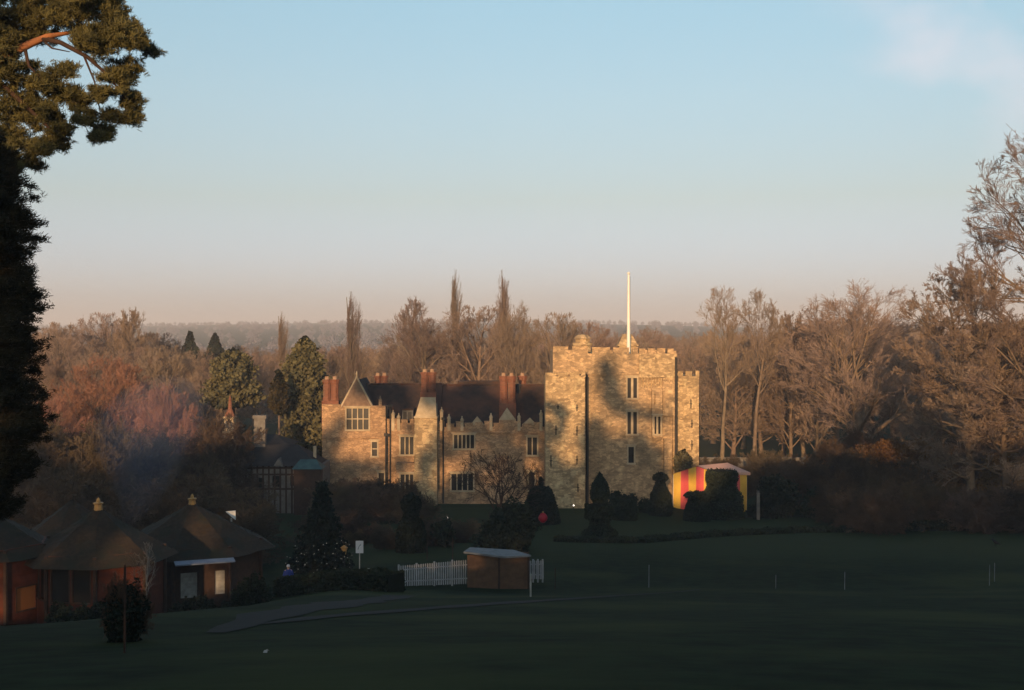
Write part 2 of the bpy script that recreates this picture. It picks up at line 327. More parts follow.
strip('track', [(262, 625), (320, 618), (420, 610), (530, 602), (620, 596), (700, 590)], [.2, .7, .8, .9, .8, .3], M['track'], .02)
strip('terrace_path', [(716, 518), (770, 517), (832, 516)], [.6, 1.2, 1.0], M['track'], .03)

# ------------------------------------------------------------------ foliage and trees
def quads(C, size, rng, tri=False, aspect=1.0):
    """small randomly turned leaf-sized faces at the centres C"""
    n = len(C); a = rng.normal(size=(n,3)); a /= np.linalg.norm(a, axis=1)[:,None]
    b = np.cross(a, rng.normal(size=(n,3))); b /= np.linalg.norm(b, axis=1)[:,None]
    s = (size*rng.uniform(.6, 1.3, n))[:,None] if np.isscalar(size) else (size*rng.uniform(.6,1.3,n))[:,None]
    a = a*s*aspect; b = b*s
    V = np.stack([C-a-b*.5, C+a*.2-b, C+a+b*.5, C-a*.2+b], 1).reshape(-1,3)
    return V, np.arange(n*4).reshape(n,4)
def lump_points(lumps, per, rng, shell=.55):
    out = []
    for (x, y, z, r, *e) in lumps:
        sx, sy, sz = e if e else (1, 1, .8); n = int(per*r*r)
        d = rng.normal(size=(n,3)); d /= np.linalg.norm(d, axis=1)[:,None]
        rr = r*(shell + (1-shell)*rng.random(n)**.7)*(1 + .22*np.sin(d[:,0]*5+x*3) * np.sin(d[:,1]*4+y) + .15*np.sin(d[:,2]*7+z))
        out.append(np.stack([x + d[:,0]*rr*sx, y + d[:,1]*rr*sy, z + d[:,2]*rr*sz], 1))
    return np.concatenate(out)
def nrm(a): return a/np.maximum(np.linalg.norm(a, axis=-1, keepdims=True), 1e-9)
def tubes(pts, rad, k):
    """pts (N,m,3), rad (N,m) -> vertices and quads of N tapering k-sided tubes"""
    N, m, _ = pts.shape; t = np.gradient(pts, axis=1); t = nrm(t)
    u = nrm(np.cross(t, np.array([.37, .21, .55]))); v = np.cross(t, u)
    a = np.arange(k)*2*np.pi/k
    V = pts[:,:,None,:] + rad[:,:,None,None]*(np.cos(a)[None,None,:,None]*u[:,:,None,:] + np.sin(a)[None,None,:,None]*v[:,:,None,:])
    idx = np.arange(N*m*k).reshape(N, m, k); i0 = idx[:,:-1]; i1 = idx[:,1:]
    Fq = np.stack([i0, np.roll(i0, -1, 2), np.roll(i1, -1, 2), i1], -1).reshape(-1, 4)
    return V.reshape(-1,3), Fq
def skeleton(rng, H, r0, env, limbs, kids, ratio, ang, trop, curl, t0=.25, trunk_top=.85, lean=0, minr=.012, stems=1, nseg=(8,6,4,3,2,1), lenpow=1.0):
    """levels of branch polylines: [(pts, rad)], level 0 the trunk; env = (centre height, radius across, radius up)"""
    if stems == 1: P0 = np.zeros((1,3)); D = nrm(np.array([[lean, 0, 1.0]])); L = np.array([H*trunk_top]); RR = np.array([r0])
    else:
        an = rng.uniform(0, 2*np.pi, stems); D = nrm(np.stack([np.cos(an)*.6, np.sin(an)*.6, np.ones(stems)], 1)*rng.uniform(.6, 1.2, (stems,3))); P0 = D*[.3,.3,0]; L = H*rng.uniform(.6, 1, stems); RR = np.full(stems, r0)
    levels = []; cz, ra, rc = env
    for lv in range(len(kids)+2):
        ns = nseg[min(lv, len(nseg)-1)]; N = len(P0); pts = np.zeros((N, ns+1, 3)); pts[:,0] = P0; d = D.copy()
        for s in range(ns):
            d = nrm(d + rng.normal(size=(N,3))*curl[min(lv, len(curl)-1)] + np.array([0,0,trop[min(lv, len(trop)-1)]]))
            pts[:,s+1] = pts[:,s] + d*(L/ns)[:,None]
        tt = np.linspace(0, 1, ns+1)
        rad = np.maximum(RR[:,None]*(1 - (.88 if lv else .8)*tt[None,:]), minr*(.8 if lv > 2 else 1))
        if lv == 0 and stems == 1: rad[:,0] *= 1.5
        levels.append((pts, rad))
        if lv == len(kids)+1: break
        k = limbs if lv == 0 else kids[lv-1]
        lo = t0 if lv == 0 else .22
        t = lo + (1-lo)*(np.arange(k)[None,:] + rng.random((N,k)))/k
        fi = t*ns; i = np.minimum(fi.astype(int), ns-1); f = (fi-i)[...,None]; r_ = np.arange(N)[:,None]
        P = pts[r_, i]*(1-f) + pts[r_, i+1]*f; pd = nrm(pts[r_, i+1] - pts[r_, i]); pr = rad[r_, i]*(1-f[...,0]) + rad[r_, i+1]*f[...,0]
        az = rng.uniform(0, 2*np.pi, (N,k)) if lv else (np.arange(k)*2.4 + rng.uniform(-.4,.4,k))[None,:].repeat(N, 0)
        ref = np.where(np.abs(pd[...,2:3]) > .95, np.array([1.,0,0]), np.array([0,0,1.])); u = nrm(np.cross(pd, ref)); v = np.cross(pd, u)
        th = R(1)*(ang[min(lv, len(ang)-1)] + rng.normal(size=(N,k))*9)
        if lv == 0: th = th*(1.15 - .55*t)
        cd = nrm(pd*np.cos(th)[...,None] + (u*np.cos(az)[...,None] + v*np.sin(az)[...,None])*np.sin(th)[...,None])
        if lv == 0 and stems == 1:
            A = cd/np.array([ra,ra,rc]); B = (P - [0,0,cz])/np.array([ra,ra,rc]); a_ = (A*A).sum(-1); b_ = (A*B).sum(-1); c_ = (B*B).sum(-1)-1
            disc = np.maximum(b_*b_ - a_*c_, 0); cl = (-b_ + np.sqrt(disc))/a_
            cl = np.clip(cl, H*.06, H*.75)*rng.uniform(.72, 1.0, (N,k))
            cr_ = np.minimum(pr*.62, .012 + cl*.021)
        else:
            cl = L[:,None]*ratio[min(lv, len(ratio)-1)]*(1.15 - .6*t)*rng.uniform(.65, 1.25, (N,k)); cr_ = pr*.62
        P0 = P.reshape(-1,3); D = cd.reshape(-1,3); L = cl.ravel(); RR = np.maximum(cr_.ravel(), minr)
        if stems == 1:   # twigs stop at the crown's outline
            E_ = np.array([ra,ra,rc])*rng.uniform(.93, 1.08, (len(P0),1)); C_ = np.array([0,0,cz]); r0_ = np.linalg.norm((P0-C_)/E_, axis=1); r1_ = np.linalg.norm((P0+D*L[:,None]-C_)/E_, axis=1)
            keep = r0_ < 1.06; L = np.where(r1_ > 1, L*np.clip((1.04-r0_)/np.maximum(r1_-r0_, .02), .15, 1), L); P0, D, L, RR = P0[keep], D[keep], L[keep], RR[keep]
    return levels
def tree_mesh_parts(levels, split=3, sides=(9,6,5,3,3,3)):
    out = []
    for rng_ in (range(0, split), range(split, len(levels))):
        Vs, Fs, o = [], [], 0
        for lv in rng_:
            V, Fq = tubes(levels[lv][0], levels[lv][1], sides[min(lv, len(sides)-1)]); Vs.append(V); Fs.append(Fq+o); o += len(V)
        out.append((np.concatenate(Vs), np.concatenate(Fs)))
    return out
PROTO = {}
def proto(key, name, label, cat, barkm, twigm, split=3, **kw):
    rng = np.random.default_rng(sum(ord(c)*(i+3) for i, c in enumerate(key))); lv = skeleton(rng, **kw)
    (v0, f0), (v1, f1) = tree_mesh_parts(lv, split)
    root = thing(name, label, cat, (0, 0, -60))
    npmesh('trunk', v0, f0, M[barkm], root, smooth_=True); npmesh('crown', v1, f1, M[twigm], root)
    allz = np.concatenate([v0, v1]); PROTO[key] = [root, float(np.percentile(allz[:,2], 99.7)), float(np.percentile(np.hypot(allz[:,0], allz[:,1]), 98)), False]
MR = .0115
proto('oak', 'bare_tree', '', 'tree', 'bark', 'twig', H=22, r0=.55, env=(12.5, 9, 10), limbs=22, kids=(8,7,7,5), ratio=(1,.56,.52,.5,.62), ang=(62,42,34,30,26), trop=(0,.05,.05,.05,.04), curl=(.05,.11,.10,.08,.06), t0=.16, minr=MR)
proto('lime', 'bare_tree', '', 'tree', 'bark', 'twig', H=24, r0=.42, env=(13.5, 6.6, 11), limbs=28, kids=(8,7,7,5), ratio=(1,.54,.52,.5,.62), ang=(50,38,32,28,25), trop=(0,.08,.07,.06,.05), curl=(.04,.10,.10,.08,.06), t0=.13, trunk_top=.92, minr=MR)
proto('beech', 'bare_tree', '', 'tree', 'bark', 'twig', H=25, r0=.6, env=(14.5, 9.5, 10.5), limbs=20, kids=(8,8,7,5), ratio=(1,.56,.50,.48,.6), ang=(44,38,34,30,26), trop=(0,.08,.06,.05,.04), curl=(.05,.10,.10,.08,.06), t0=.18, trunk_top=.7, minr=MR)
proto('fan', 'bare_tree', '', 'tree', 'bark', 'twig', H=25, r0=.45, env=(18.0, 6, 7), limbs=16, kids=(8,7,7,5), ratio=(1,.56,.5,.48,.6), ang=(48,40,34,30,26), trop=(0,.07,.06,.05,.04), curl=(.05,.11,.10,.08,.06), t0=.42, trunk_top=.75, minr=MR)
proto('poplar', 'poplar_tree', '', 'tree', 'bark', 'twig', H=30, r0=.42, env=(15.2, 2.6, 15.6), limbs=100, kids=(9,7,5), ratio=(1,.40,.48,.6), ang=(24,22,22,22), trop=(0,.16,.12,.1), curl=(.02,.06,.06,.05), t0=.07, trunk_top=.97, minr=MR)
proto('layer', 'spreading_tree', '', 'tree', 'bark', 'twig', H=24, r0=.5, env=(12.5, 9.5, 11.5), limbs=26, kids=(9,8,7,5), ratio=(1,.52,.48,.48,.6), ang=(70,42,34,30,26), trop=(0,.02,.02,.03,.03), curl=(.06,.10,.10,.08,.06), t0=.18, trunk_top=.85, minr=MR)
proto('willow', 'round_tree', '', 'tree', 'bark', 'redtwig', H=16, r0=.5, env=(8.2, 9, 7.8), limbs=34, kids=(9,8,7,5), ratio=(1,.54,.5,.5,.6), ang=(66,42,34,28,24), trop=(0,.07,.08,.08,.08), curl=(.05,.11,.10,.08,.06), t0=.08, trunk_top=.6, minr=.012)
proto('shrub', 'bare_shrub', '', 'shrub', 'shrub', 'shrub', split=2, H=4.2, r0=.05, env=(2, 3, 2.2), limbs=11, kids=(8,7,6), ratio=(.55,.5,.5,.55), ang=(42,44,42,40), trop=(.02,.04,.05,.05), curl=(.14,.15,.18,.2), t0=.05, stems=32, minr=.010, nseg=(6,4,3,2,1))
def place(key, px, pytop, Y, label, group=None, wx=1.0, rz=None, name=None, base=None):
    """a copy of a prototype whose top comes at row pytop when seen at distance Y"""
    root, h, r, used = PROTO[key]; x = X(px, Y); z0 = G(x, Y) if base is None else base; sc = (Z(pytop, Y) - z0)/h
    c = dup(root, (x, Y, z0 - .1), random.uniform(0, 6.28) if rz is None else rz, (sc*wx, sc*wx, sc), label, group)
    if name: c.name = name
    return c
# ------------------------------------------------------------------ castle
CY = 128.0
castle = thing('castle', 'sandstone castle with a square battlemented tower and a lower gabled range', 'castle', (0, CY, 0))
def px_rect(px0, px1, py0, py1, Y): return X(px0, Y), X(px1, Y), Z(py1, Y), Z(py0, Y)
def window(px0, px1, py0, py1, Y, lights, rows=1, name='window', hood=True, depth=.28, f=.11):
    """stone frame with mullions in the wall's opening, dark panes behind as its sub-part"""
    x0, x1, z0, z1 = px_rect(px0, px1, py0, py1, Y); mb = MB(); yf = Y + .06
    mb.box(x0-.16, x1+.16, Y-.05, Y-.002, z1, z1+.17); mb.box(x0-.2, x1+.2, Y-.10, Y-.002, z0-.17, z0)
    mb.box(x0-.15, x0, Y-.045, Y-.002, z0+.003, z1-.003); mb.box(x1, x1+.15, Y-.045, Y-.002, z0+.003, z1-.003)
    for i in range(1, lights):
        xx = x0 + (x1-x0)*i/lights; mb.box(xx-f/2, xx+f/2, yf, yf+.14, z0+.002, z1-.002)
    for i in range(1, rows):
        zz = z0 + (z1-z0)*i/rows; mb.box(x0+.002, x1-.002, yf+.01, yf+.12, zz-f/2, zz+f/2)
    if hood: mb.box(x0-.3, x1+.3, Y-.16, Y-.002, z1+.172, z1+.27)
    fr = world(name, mb, M['trim'], castle); pb = MB()
    pb.box(x0+.001, x1-.001, Y+.21, Y+.25, z0+.001, z1-.001)
    p = obj('pane', pb, M['glass'], fr); return fr
def hole(px0, px1, py0, py1, X0, Y): 
    x0, x1, z0, z1 = px_rect(px0, px1, py0, py1, Y); return (x0-X0, x1-X0, z0+.6, z1+.6)
def wall_px(name, px0, px1, pytop, Y, T, holes, m, depth=.28):
    """front wall from 0.6 m below ground up to pytop; holes in pixels"""
    x0, x1 = X(px0, Y), X(px1, Y); mb = MB()
    mb.wall((x0, Y, -.6), (1,0,0), (0,-1,0), x1-x0, Z(pytop, Y)+.6, T, [hole(*h, x0, Y) for h in holes], depth)
    return world(name, mb, m, castle)
def merlons(mb, x0, x1, y, z, w=.55, gap=.42, h=.55, t=.4, ragged=.12):
    x = x0
    while x < x1 - .2:
        e = min(x1, x + w*random.uniform(.85, 1.15)); hh = h*random.uniform(1-ragged, 1+ragged)
        mb.box(x, e, y, y+t, z+.002, z+hh); mb.box(x-.03 if x > x0 else x, min(x1, e+.03), y-.05, y+t+.05, z+hh+.002, z+hh+.07); x = e + gap*random.uniform(.8, 1.2)
def slits(Y, pts, mname='arrow_slit'):
    for (px, py, hgt) in pts:
        x, z = X(px, Y), Z(py, Y); mb = MB(); mb.box(x-.06, x+.06, Y-.012, Y-.003, z-hgt/2, z+hgt/2)
        mb.box(x-.15, x+.15, Y-.011, Y-.004, z-.03, z+.06); world(mname, mb, M['glass'], castle)

# -- gatehouse tower
TY = 127.2; TT = 11.0
tw = [(627.5,637,378,398),(627.5,637,412,434),(628.5,634,447,463)]
wall_px('tower_wall', 553, 677, 360, TY, TT, tw, M['tstone'])
for i, (a, b, c, d) in enumerate(tw): window(a, b, c, d, TY, 2 if i < 2 else 1, 1, f=.24)
mb = MB(); x0, x1, zt = X(553, TY), X(677, TY), Z(360, TY)
mb.box(x0-.08, x1+.08, TY-.12, TY-.002, Z(374.6, TY), Z(373, TY))
mb.box(x0, x1, TY-.03, TY+.5, zt+.002, Z(353.5, TY))
merlons(mb, x0, X(638, TY), TY-.03, Z(353.5, TY), w=1.7, gap=.42, h=.62)
merlons(mb, X(639, TY), x1, TY-.03, Z(353.5, TY), w=.75, gap=.28, h=.5)
mb.box(x0, x0+.5, TY+.51, TY+TT, zt+.002, Z(351, TY)); mb.box(x1-.5, x1, TY+.51, TY+TT, zt+.002, Z(351, TY)); mb.box(x0+.51, x1-.51, TY+TT-.5, TY+TT, zt+.002, Z(351, TY))
world('tower_parapet', mb, M['tstone'], castle)
# corbelled machicolation and bay right of the tower windows
mb = MB(); bx0, bx1 = X(639, TY), X(676, TY)
for i in range(13):
    x = X(641 + i*2.75, TY); mb.add([(x,TY-.002,Z(388,TY)),(x+.14,TY-.002,Z(388,TY)),(x+.14,TY-.36,Z(377.5,TY)),(x,TY-.36,Z(377.5,TY)),(x,TY-.002,Z(377.5,TY)),(x+.14,TY-.002,Z(377.5,TY))], [(0,1,2,3),(3,2,5,4),(0,3,4),(1,5,2),(0,4,5,1)])
mb.box(bx0, bx1, TY-.36, TY-.031, Z(377.4, TY), Z(353.8, TY))
world('machicolation', mb, M['rubble'], castle)
mb = MB(); BY = TY - .55
mb.wall((X(652, BY), BY, Z(437, BY)), (1,0,0), (0,-1,0), X(662.5, BY)-X(652, BY), Z(388.5, BY)-Z(437, BY), .54, [(.22, .36, 3.4, 4.5), (.28, .95, .32, 2.2)], .25)
mb.add([(X(652,BY),BY,Z(437,BY)-.002),(X(662.5,BY),BY,Z(437,BY)-.002),(X(661,BY),TY-.003,Z(444,BY)),(X(653.5,BY),TY-.003,Z(444,BY))], [(0,3,2,1)])
world('oriel', mb, M['tstone'], castle); window(654.2, 660.6, 416.6, 434, BY, 2, f=.2)
for (a, b, c, d, pr) in ((662.6,676.6,360,416,.22),(663.5,671,440,505,.75),(672.4,676.6,416.2,500,.35)):
    mb = MB(); mb.box(X(a,TY), X(b,TY), TY-pr, TY-.004, Z(d,TY), Z(c,TY)); mb.box(X(a,TY)-.05, X(b,TY)+.05, TY-pr-.06, TY-.004, Z(c,TY)+.002, Z(c,TY)+.16)
    world('buttress', mb, M['tstone'], castle)
# turrets
LY = 124.9
mb = MB(); mb.box(X(545.5,LY), X(585,LY), LY, TY+3, -.6, Z(377,LY)); t_ = world('turret', mb, M['rubble'], castle); t_['label'] = 'wide corner turret with cross-shaped arrow slits'
mb = MB(); mb.box(X(545,LY)-.0, X(585.6,LY), LY-.07, TY-.1, Z(376.9,LY), Z(375.6,LY)); merlons(mb, X(545.3,LY), X(585.3,LY), LY-.05, Z(375.6,LY), w=1.1, gap=.16, h=.3, ragged=.3); world('parapet', mb, M['rubble'], castle)
slits(LY, [(558,407,.5),(577,408,.7),(556,430,1.0),(577,431,1.0),(551,461,1.2),(577,460,.9),(578,488,.9)])
mb = MB(); mb.tube([(X(587.2,TY), TY-.10, .2), (X(587.2,TY), TY-.10, Z(375,TY))], .09, 8)
mb.box(X(585.8,TY), X(588.8,TY), TY-.02, TY-.003, 0.1, Z(377,TY)); world('rainwater_pipe', mb, M['lead'], castle)  # flat dark strip behind the pipe paints the turret's shadow line
RY = 130.0
mb = MB(); mb.box(X(676.5,RY), X(699,RY), RY, RY+6, -.6, Z(376,RY)); t_ = world('turret', mb, M['rubble'], castle); t_['label'] = 'slender turret at the far corner of the tower'
mb = MB(); merlons(mb, X(676.8,RY), X(699.2,RY), RY-.06, Z(376,RY), w=.72, gap=.34, h=.5); world('parapet', mb, M['rubble'], castle)
slits(RY, [(691,404,1.0),(692,424,.9),(692,445,1.1)])
for a in (674.9, 676.2):
    mb = MB(); mb.tube([(X(a,TY), TY-.42, .2), (X(a,TY), TY-.42, Z(357,TY))], .07, 8); world('rainwater_pipe', mb, M['lead'], castle)
# small lantern turret and pyramid-roofed stair head on the tower roof
mb = MB(); c = (X(582.5,132), 132, Z(360,132)); hh = Z(334,132)-c[2]
mb.lathe([(0,.95),(hh*.55,.95),(hh*.56,1.15),(hh*.66,1.15),(hh*.67,.85),(hh*.8,.85),(hh*.82,1.05),(hh*.88,.9),(hh*.97,.55),(hh,.12)], 8, c, ang=.39); l_ = world('roof_lantern', mb, M['rubble'], castle)
mb = MB(); mb.tube([(c[0]+.7,132,Z(334,132)-.5),(c[0]+.7,132,Z(322.5,132))], .028, 5); world('aerial', mb, M['iron'], castle)
mb = MB(); x0, x1, y0, y1 = X(617.5,132), X(638.5,132), 132, 134.4; zb, zm, za = Z(360,132), Z(346,132), Z(334.2,132)
mb.box(x0+.2, x1-.2, y0+.2, y1-.2, zb, zm); mb.box(x0, x1, y0, y1, zm+.002, zm+.16); cx_, cy_ = (x0+x1)/2, (y0+y1)/2
q = [(x0+.1,y0+.1,zm+.162),(x1-.1,y0+.1,zm+.162),(x1-.1,y1-.1,zm+.162),(x0+.1,y1-.1,zm+.162)]; q2 = [(cx_-.5,cy_-.4,za),(cx_+.5,cy_-.4,za),(cx_+.5,cy_+.4,za),(cx_-.5,cy_+.4,za)]
mb.add(q+q2, [(0,1,5,4),(1,2,6,5),(2,3,7,6),(3,0,4,7),(4,5,6,7)]); world('stair_head', mb, M['rubble'], castle)

# -- left range
GY = 128.0
lw = [(346.5,368.5,408.5,429.5),(372,377,442,456),(378.5,384,473,487)]
wall_px('gable_block_wall', 322, 385.5, 407, GY, 10, lw, M['stone'])
window(*lw[0], GY, 4, 2); window(*lw[1], GY, 1, 2); window(*lw[2], GY, 1, 1)
mb = MB(); mb.box(X(321.6,GY), X(386,GY), GY-.14, GY-.003, Z(438.2,GY), Z(436.5,GY))
mb.box(X(322,GY), X(341,GY), GY-.06, GY+.4, Z(407,GY)+.002, Z(404.4,GY)); mb.box(X(371.8,GY), X(385.5,GY), GY-.05, GY+.4, Z(407,GY)+.002, Z(405.8,GY))
mb.box(X(378.7,GY), X(381.6,GY), GY-.02, GY+.3, Z(405.8,GY)+.002, Z(400.5,GY)); mb.lathe([(0,.2),(.25,.1),(.5,.02)], 6, (X(380.1,GY), GY+.14, Z(400.4,GY)))
world('parapet', mb, M['stone'], castle)
def gable(px0, px1, pxa, pyb, pya, Y, T, m, name='gable', coping=True):
    mb = MB(); a, b, c = (X(px0,Y),Z(pyb,Y)), (X(px1,Y),Z(pyb,Y)), (X(pxa,Y),Z(pya,Y))
    mb.add([(a[0],Y,a[1]),(b[0],Y,b[1]),(c[0],Y,c[1]),(a[0],Y+T,a[1]),(b[0],Y+T,b[1]),(c[0],Y+T,c[1])], [(0,1,2),(5,4,3),(0,3,4,1),(1,4,5,2),(2,5,3,0)])
    g = world(name, mb, m, castle)
    if coping:
        k = MB(); k.tube([(a[0]-.1,Y+.1,a[1]-.05),(c[0],Y+.1,c[1]+.1),], .13, 4); k.tube([(b[0]+.1,Y+.1,b[1]-.05),(c[0],Y+.1,c[1]+.1)], .13, 4)
        k.lathe([(0,.16),(.3,.09),(.5,.14),(.8,.02)], 6, (c[0],Y+.1,c[1])); obj('coping', k, M['trim'], g)
    return g
gable(341.5, 371.5, 356.5, 406.8, 378.5, GY+.02, .55, M['hung'])
def roof(px0, px1, pye, pyr, Y, depth, m=None, name='roof', yov=.3):
    """pitched roof, ridge along x"""
    x0, x1 = X(px0,Y), X(px1,Y); ze = Z(pye,Y); D = depth; zr = EYE-(pyr-HOR)/F*(Y+D/2)
    mb = MB(); mb.add([(x0,Y-yov,ze),(x1,Y-yov,ze),(x1,Y+D/2,zr),(x0,Y+D/2,zr),(x0,Y+D+yov,ze),(x1,Y+D+yov,ze),(x0,Y-yov,ze-.15),(x1,Y-yov,ze-.15),(x0,Y+D+yov,ze-.15),(x1,Y+D+yov,ze-.15)],
        [(0,1,2,3),(3,2,5,4),(0,6,7,1),(4,5,9,8),(0,3,4,8,6),(1,7,9,5,2),(6,8,9,7)])
    mb.tube([(x0,Y+D/2,zr),(x1,Y+D/2,zr)], .12, 6); return world(name, mb, m or M['tile'], castle)
# roof behind the front gable (ridge runs back)
mb = MB(); a, b, c = (X(342,GY),Z(406.5,GY)), (X(371,GY),Z(406.5,GY)), (X(356.5,GY),Z(380,GY)); Y0, Y1 = GY+.58, GY+9
mb.add([(a[0],Y0,a[1]),(b[0],Y0,b[1]),(c[0],Y0,c[1]),(a[0],Y1,a[1]),(b[0],Y1,b[1]),(c[0],Y1,c[1])], [(0,1,2),(5,4,3),(0,3,4,1),(1,4,5,2),(2,5,3,0)]); world('roof', mb, M['tile'], castle)
# recessed bay beside the gable block
HY = 128.6
rw = [(400.5,413.5,437,454.5),(400.5,418,474.5,491)]
wall_px('range_wall', 385.6, 414, 423, HY, 9, [rw[0]], M['stone']); window(*rw[0], HY, 3, 1)
mb = MB(); merlons(mb, X(386,HY), X(413.8,HY), HY-.06, Z(423,HY), w=.62, gap=.2, h=.34, ragged=.35); world('parapet', mb, M['stone'], castle)
mb = MB(); mb.wall((X(396,127.4),127.4,-.6),(1,0,0),(0,-1,0), X(420,127.4)-X(396,127.4), Z(463,127.4)+.6, 1.15, [hole(*rw[1], X(396,127.4), 127.4)], .28); world('bay', mb, M['stone'], castle); window(*rw[1], 127.4, 4, 1)
roof(345, 440, 424, 384.2, HY+.8, 9)
# dormer
mb = MB(); DY = 129.2; mb.box(X(402,DY), X(413,DY), DY, DY+2.2, Z(421,DY), Z(410,DY)); d_ = world('dormer', mb, M['plaster'], castle)
for a, b in ((403.2,406.6),(408,411.6)): k = MB(); k.box(X(a,DY), X(b,DY), DY-.03, DY-.004, Z(419.5,DY), Z(412,DY)); obj('pane', k, M['glass'], d_)
k = MB(); k.box(X(401,DY), X(414,DY), DY-.25, DY+2.3, Z(410,DY)+.003, Z(409,DY)+.05); obj('dormer_roof', k, M['tile'], d_)
# projecting chimney bay with tapered stone head
PYv = 127.2
wall_px('chimney_bay', 414.3, 437, 418.4, PYv, 4, [], M['rubble'])
mb = MB(); z0, z1, z2 = Z(418.2,PYv), Z(404,PYv), Z(397.5,PYv)
mb.box(X(413.8,PYv), X(437.5,PYv), PYv-.12, PYv+2.6, z0+.002, z0+.18)
lo = [(X(415,PYv),PYv,z0+.182),(X(436.4,PYv),PYv,z0+.182),(X(436.4,PYv),PYv+2.4,z0+.182),(X(415,PYv),PYv+2.4,z0+.182)]; hi = [(X(420.4,PYv),PYv+.3,z2),(X(435.4,PYv),PYv+.3,z2),(X(435.4,PYv),PYv+2,z2),(X(420.4,PYv),PYv+2,z2)]
mb.add(lo+hi, [(0,1,5,4),(1,2,6,5),(2,3,7,6),(3,0,4,7),(4,5,6,7)]); world('chimney_head', mb, M['trim'], castle)
# right hand part of the range
EYw = 128.5
ew = [(454,474,435,448.5),(451.5,473,474,490.5),(527.5,537,437.5,455),(529,534.5,472.5,490)]
wall_px('range_wall', 437.1, 545.6, 427, EYw, 10, ew, M['stone'])
for h_, l_, r_ in zip(ew, (5,4,2,1), (1,1,1,1)): window(*h_, EYw, l_, r_)
mb = MB(); mb.box(X(437.2,EYw), X(545,EYw), EYw-.12, EYw-.003, Z(433.2,EYw), Z(431.8,EYw)); merlons(mb, X(437.5,EYw), X(545,EYw), EYw-.06, Z(427,EYw), w=.8, gap=.24, h=.42, ragged=.4); world('parapet', mb, M['stone'], castle)
roof(440.2, 546, 428, 385, EYw+.7, 9.6)
mb = MB(); mb.box(X(458,140), X(501,140), 139.5, 141, Z(400,140), Z(380.8,140)); world('rear_roof', mb, M['tile'], castle)
for a, zt, yy in ((390.3,407,HY),(443.2,420,EYw),(385.9,436,GY)):
    mb = MB(); mb.tube([(X(a,yy), yy-.11, .1), (X(a,yy), yy-.11, Z(zt,yy))], .085, 8); mb.box(X(a,yy)-.2, X(a,yy)+.2, yy-.25, yy-.003, Z(zt,yy), Z(zt,yy)+.3); world('rainwater_pipe', mb, M['lead'], castle)
# stone dormers breaking the eaves
for (a, b, ap, yb, yt) in ((499,516,507,427,408),(470.5,484,477,427,416.5),(522,537,530,427,418)):
    g = gable(a, b, ap, yb-7 if ap == 507 else yb-2, yt, EYw-.03, .9, M['trim'], 'stone_dormer', False)
    k = MB(); x0, x1, zb, zt = px_rect(a, b, yb-7 if ap == 507 else yb-2, yb, EYw-.03); k.box(x0, x1, EYw-.031, EYw+.6, zb, zt-.003); obj('dormer_base', k, M['stone'], g)
for px_, py_ in ((393,411),(398.6,414),(441.5,408),(449,415),(462,417),(491,414),(519,414),(541,411)):
    yy = EYw if px_ > 430 else HY; k = MB(); x_ = X(px_,yy); k.box(x_-.16,x_+.16,yy-.07,yy+.25,Z(427,yy)-.4,Z(py_+3.5,yy)); k.lathe([(0,.24),(.08,.2),(.34,.05),(.40,.09),(.5,.01)],6,(x_,yy+.09,Z(py_+3.5,yy)+.003)); world('pinnacle', k, M['trim'], castle)
# chimneys
def stack(px0, px1, pyt, pyb, Y, n, base_py=None):
    x0, x1 = X(px0,Y), X(px1,Y); zb, zt = Z(pyb,Y), Z(pyt,Y); mb = MB(); w_ = (x1-x0)/n
    mb.box(x0-.06, x1+.06, Y-.06, Y+1.16, zb-2.5, zb+.5)
    for i in range(n):
        c = (x0 + w_*(i+.5), Y+.55, zb+.502); r = min(w_*.56, .85); h = zt-zb-.5-.35
        mb.lathe([(0,r),(h*.12,r),(h*.14,r*.9),(h*.80,r*.9),(h*.82,r*1.0),(h*.90,r*1.08),(h*.95,r*1.15),(h,r*1.1)], 8, c, ang=.3927)
    s_ = world('chimney', mb, M['brick'], castle); 
    for i in range(n):
        k = MB(); k.lathe([(0,.26),(.3,.22),(.34,.25)], 8, (x0+w_*(i+.5), Y+.55, zt-.348)); obj('chimney_pot', k, M['pot'], s_)
    return s_
stack(322.3, 338, 376.3, 405.5, 128.9, 2); stack(374, 387.2, 372.8, 392, 135, 2); stack(420.8, 435.6, 369, 397, 127.9, 2)
stack(499.6, 515.6, 372.8, 408, 129.8, 2); stack(518.5, 526.5, 372.8, 405, 134, 1)
mb = MB(); mb.box(X(516.8,133), X(520.4,133), 133, 133.8, Z(410,133), Z(384,133)); world('vent', mb, M['iron'], castle)
# bare climbers on the wall
def climber(px0, px1, pyb, pyt, Y, n, seed):
    rng = random.Random(seed); mb = MB()
    for i in range(n):
        x = X(rng.uniform(px0, px1), Y); z = Z(pyb, Y); pts = [(x, Y-.04, z)]; top = Z(pyt, Y) - rng.uniform(0, 1.8); dx = rng.uniform(-.2, .2)
        while pts[-1][2] < top: pts.append((pts[-1][0] + dx*.5 + rng.uniform(-.12,.12), Y-.05-rng.uniform(0,.05), pts[-1][2]+.25))
        mb.tube(pts, [.05*(1-j/len(pts))+.012 for j in range(len(pts))], 4)
        for j in range(3, len(pts)-1, 2):
            p = pts[j]; s_ = rng.choice((-1,1)); mb.tube([p, (p[0]+s_*.3, Y-.06, p[2]+.2), (p[0]+s_*.55, Y-.05, p[2]+.5)], [.02,.016,.008], 3)
    o = obj('wall_climber', mb, M['shrub']); return o
tag(climber(528, 545, 503, 462, EYw, 14, 3), 'leafless climber branching over the sunlit wall beside the wide turret', 'climber')
tag(climber(420, 434, 505, 484, PYv, 6, 8), 'leafless climber at the foot of the castle chimney bay', 'climber')

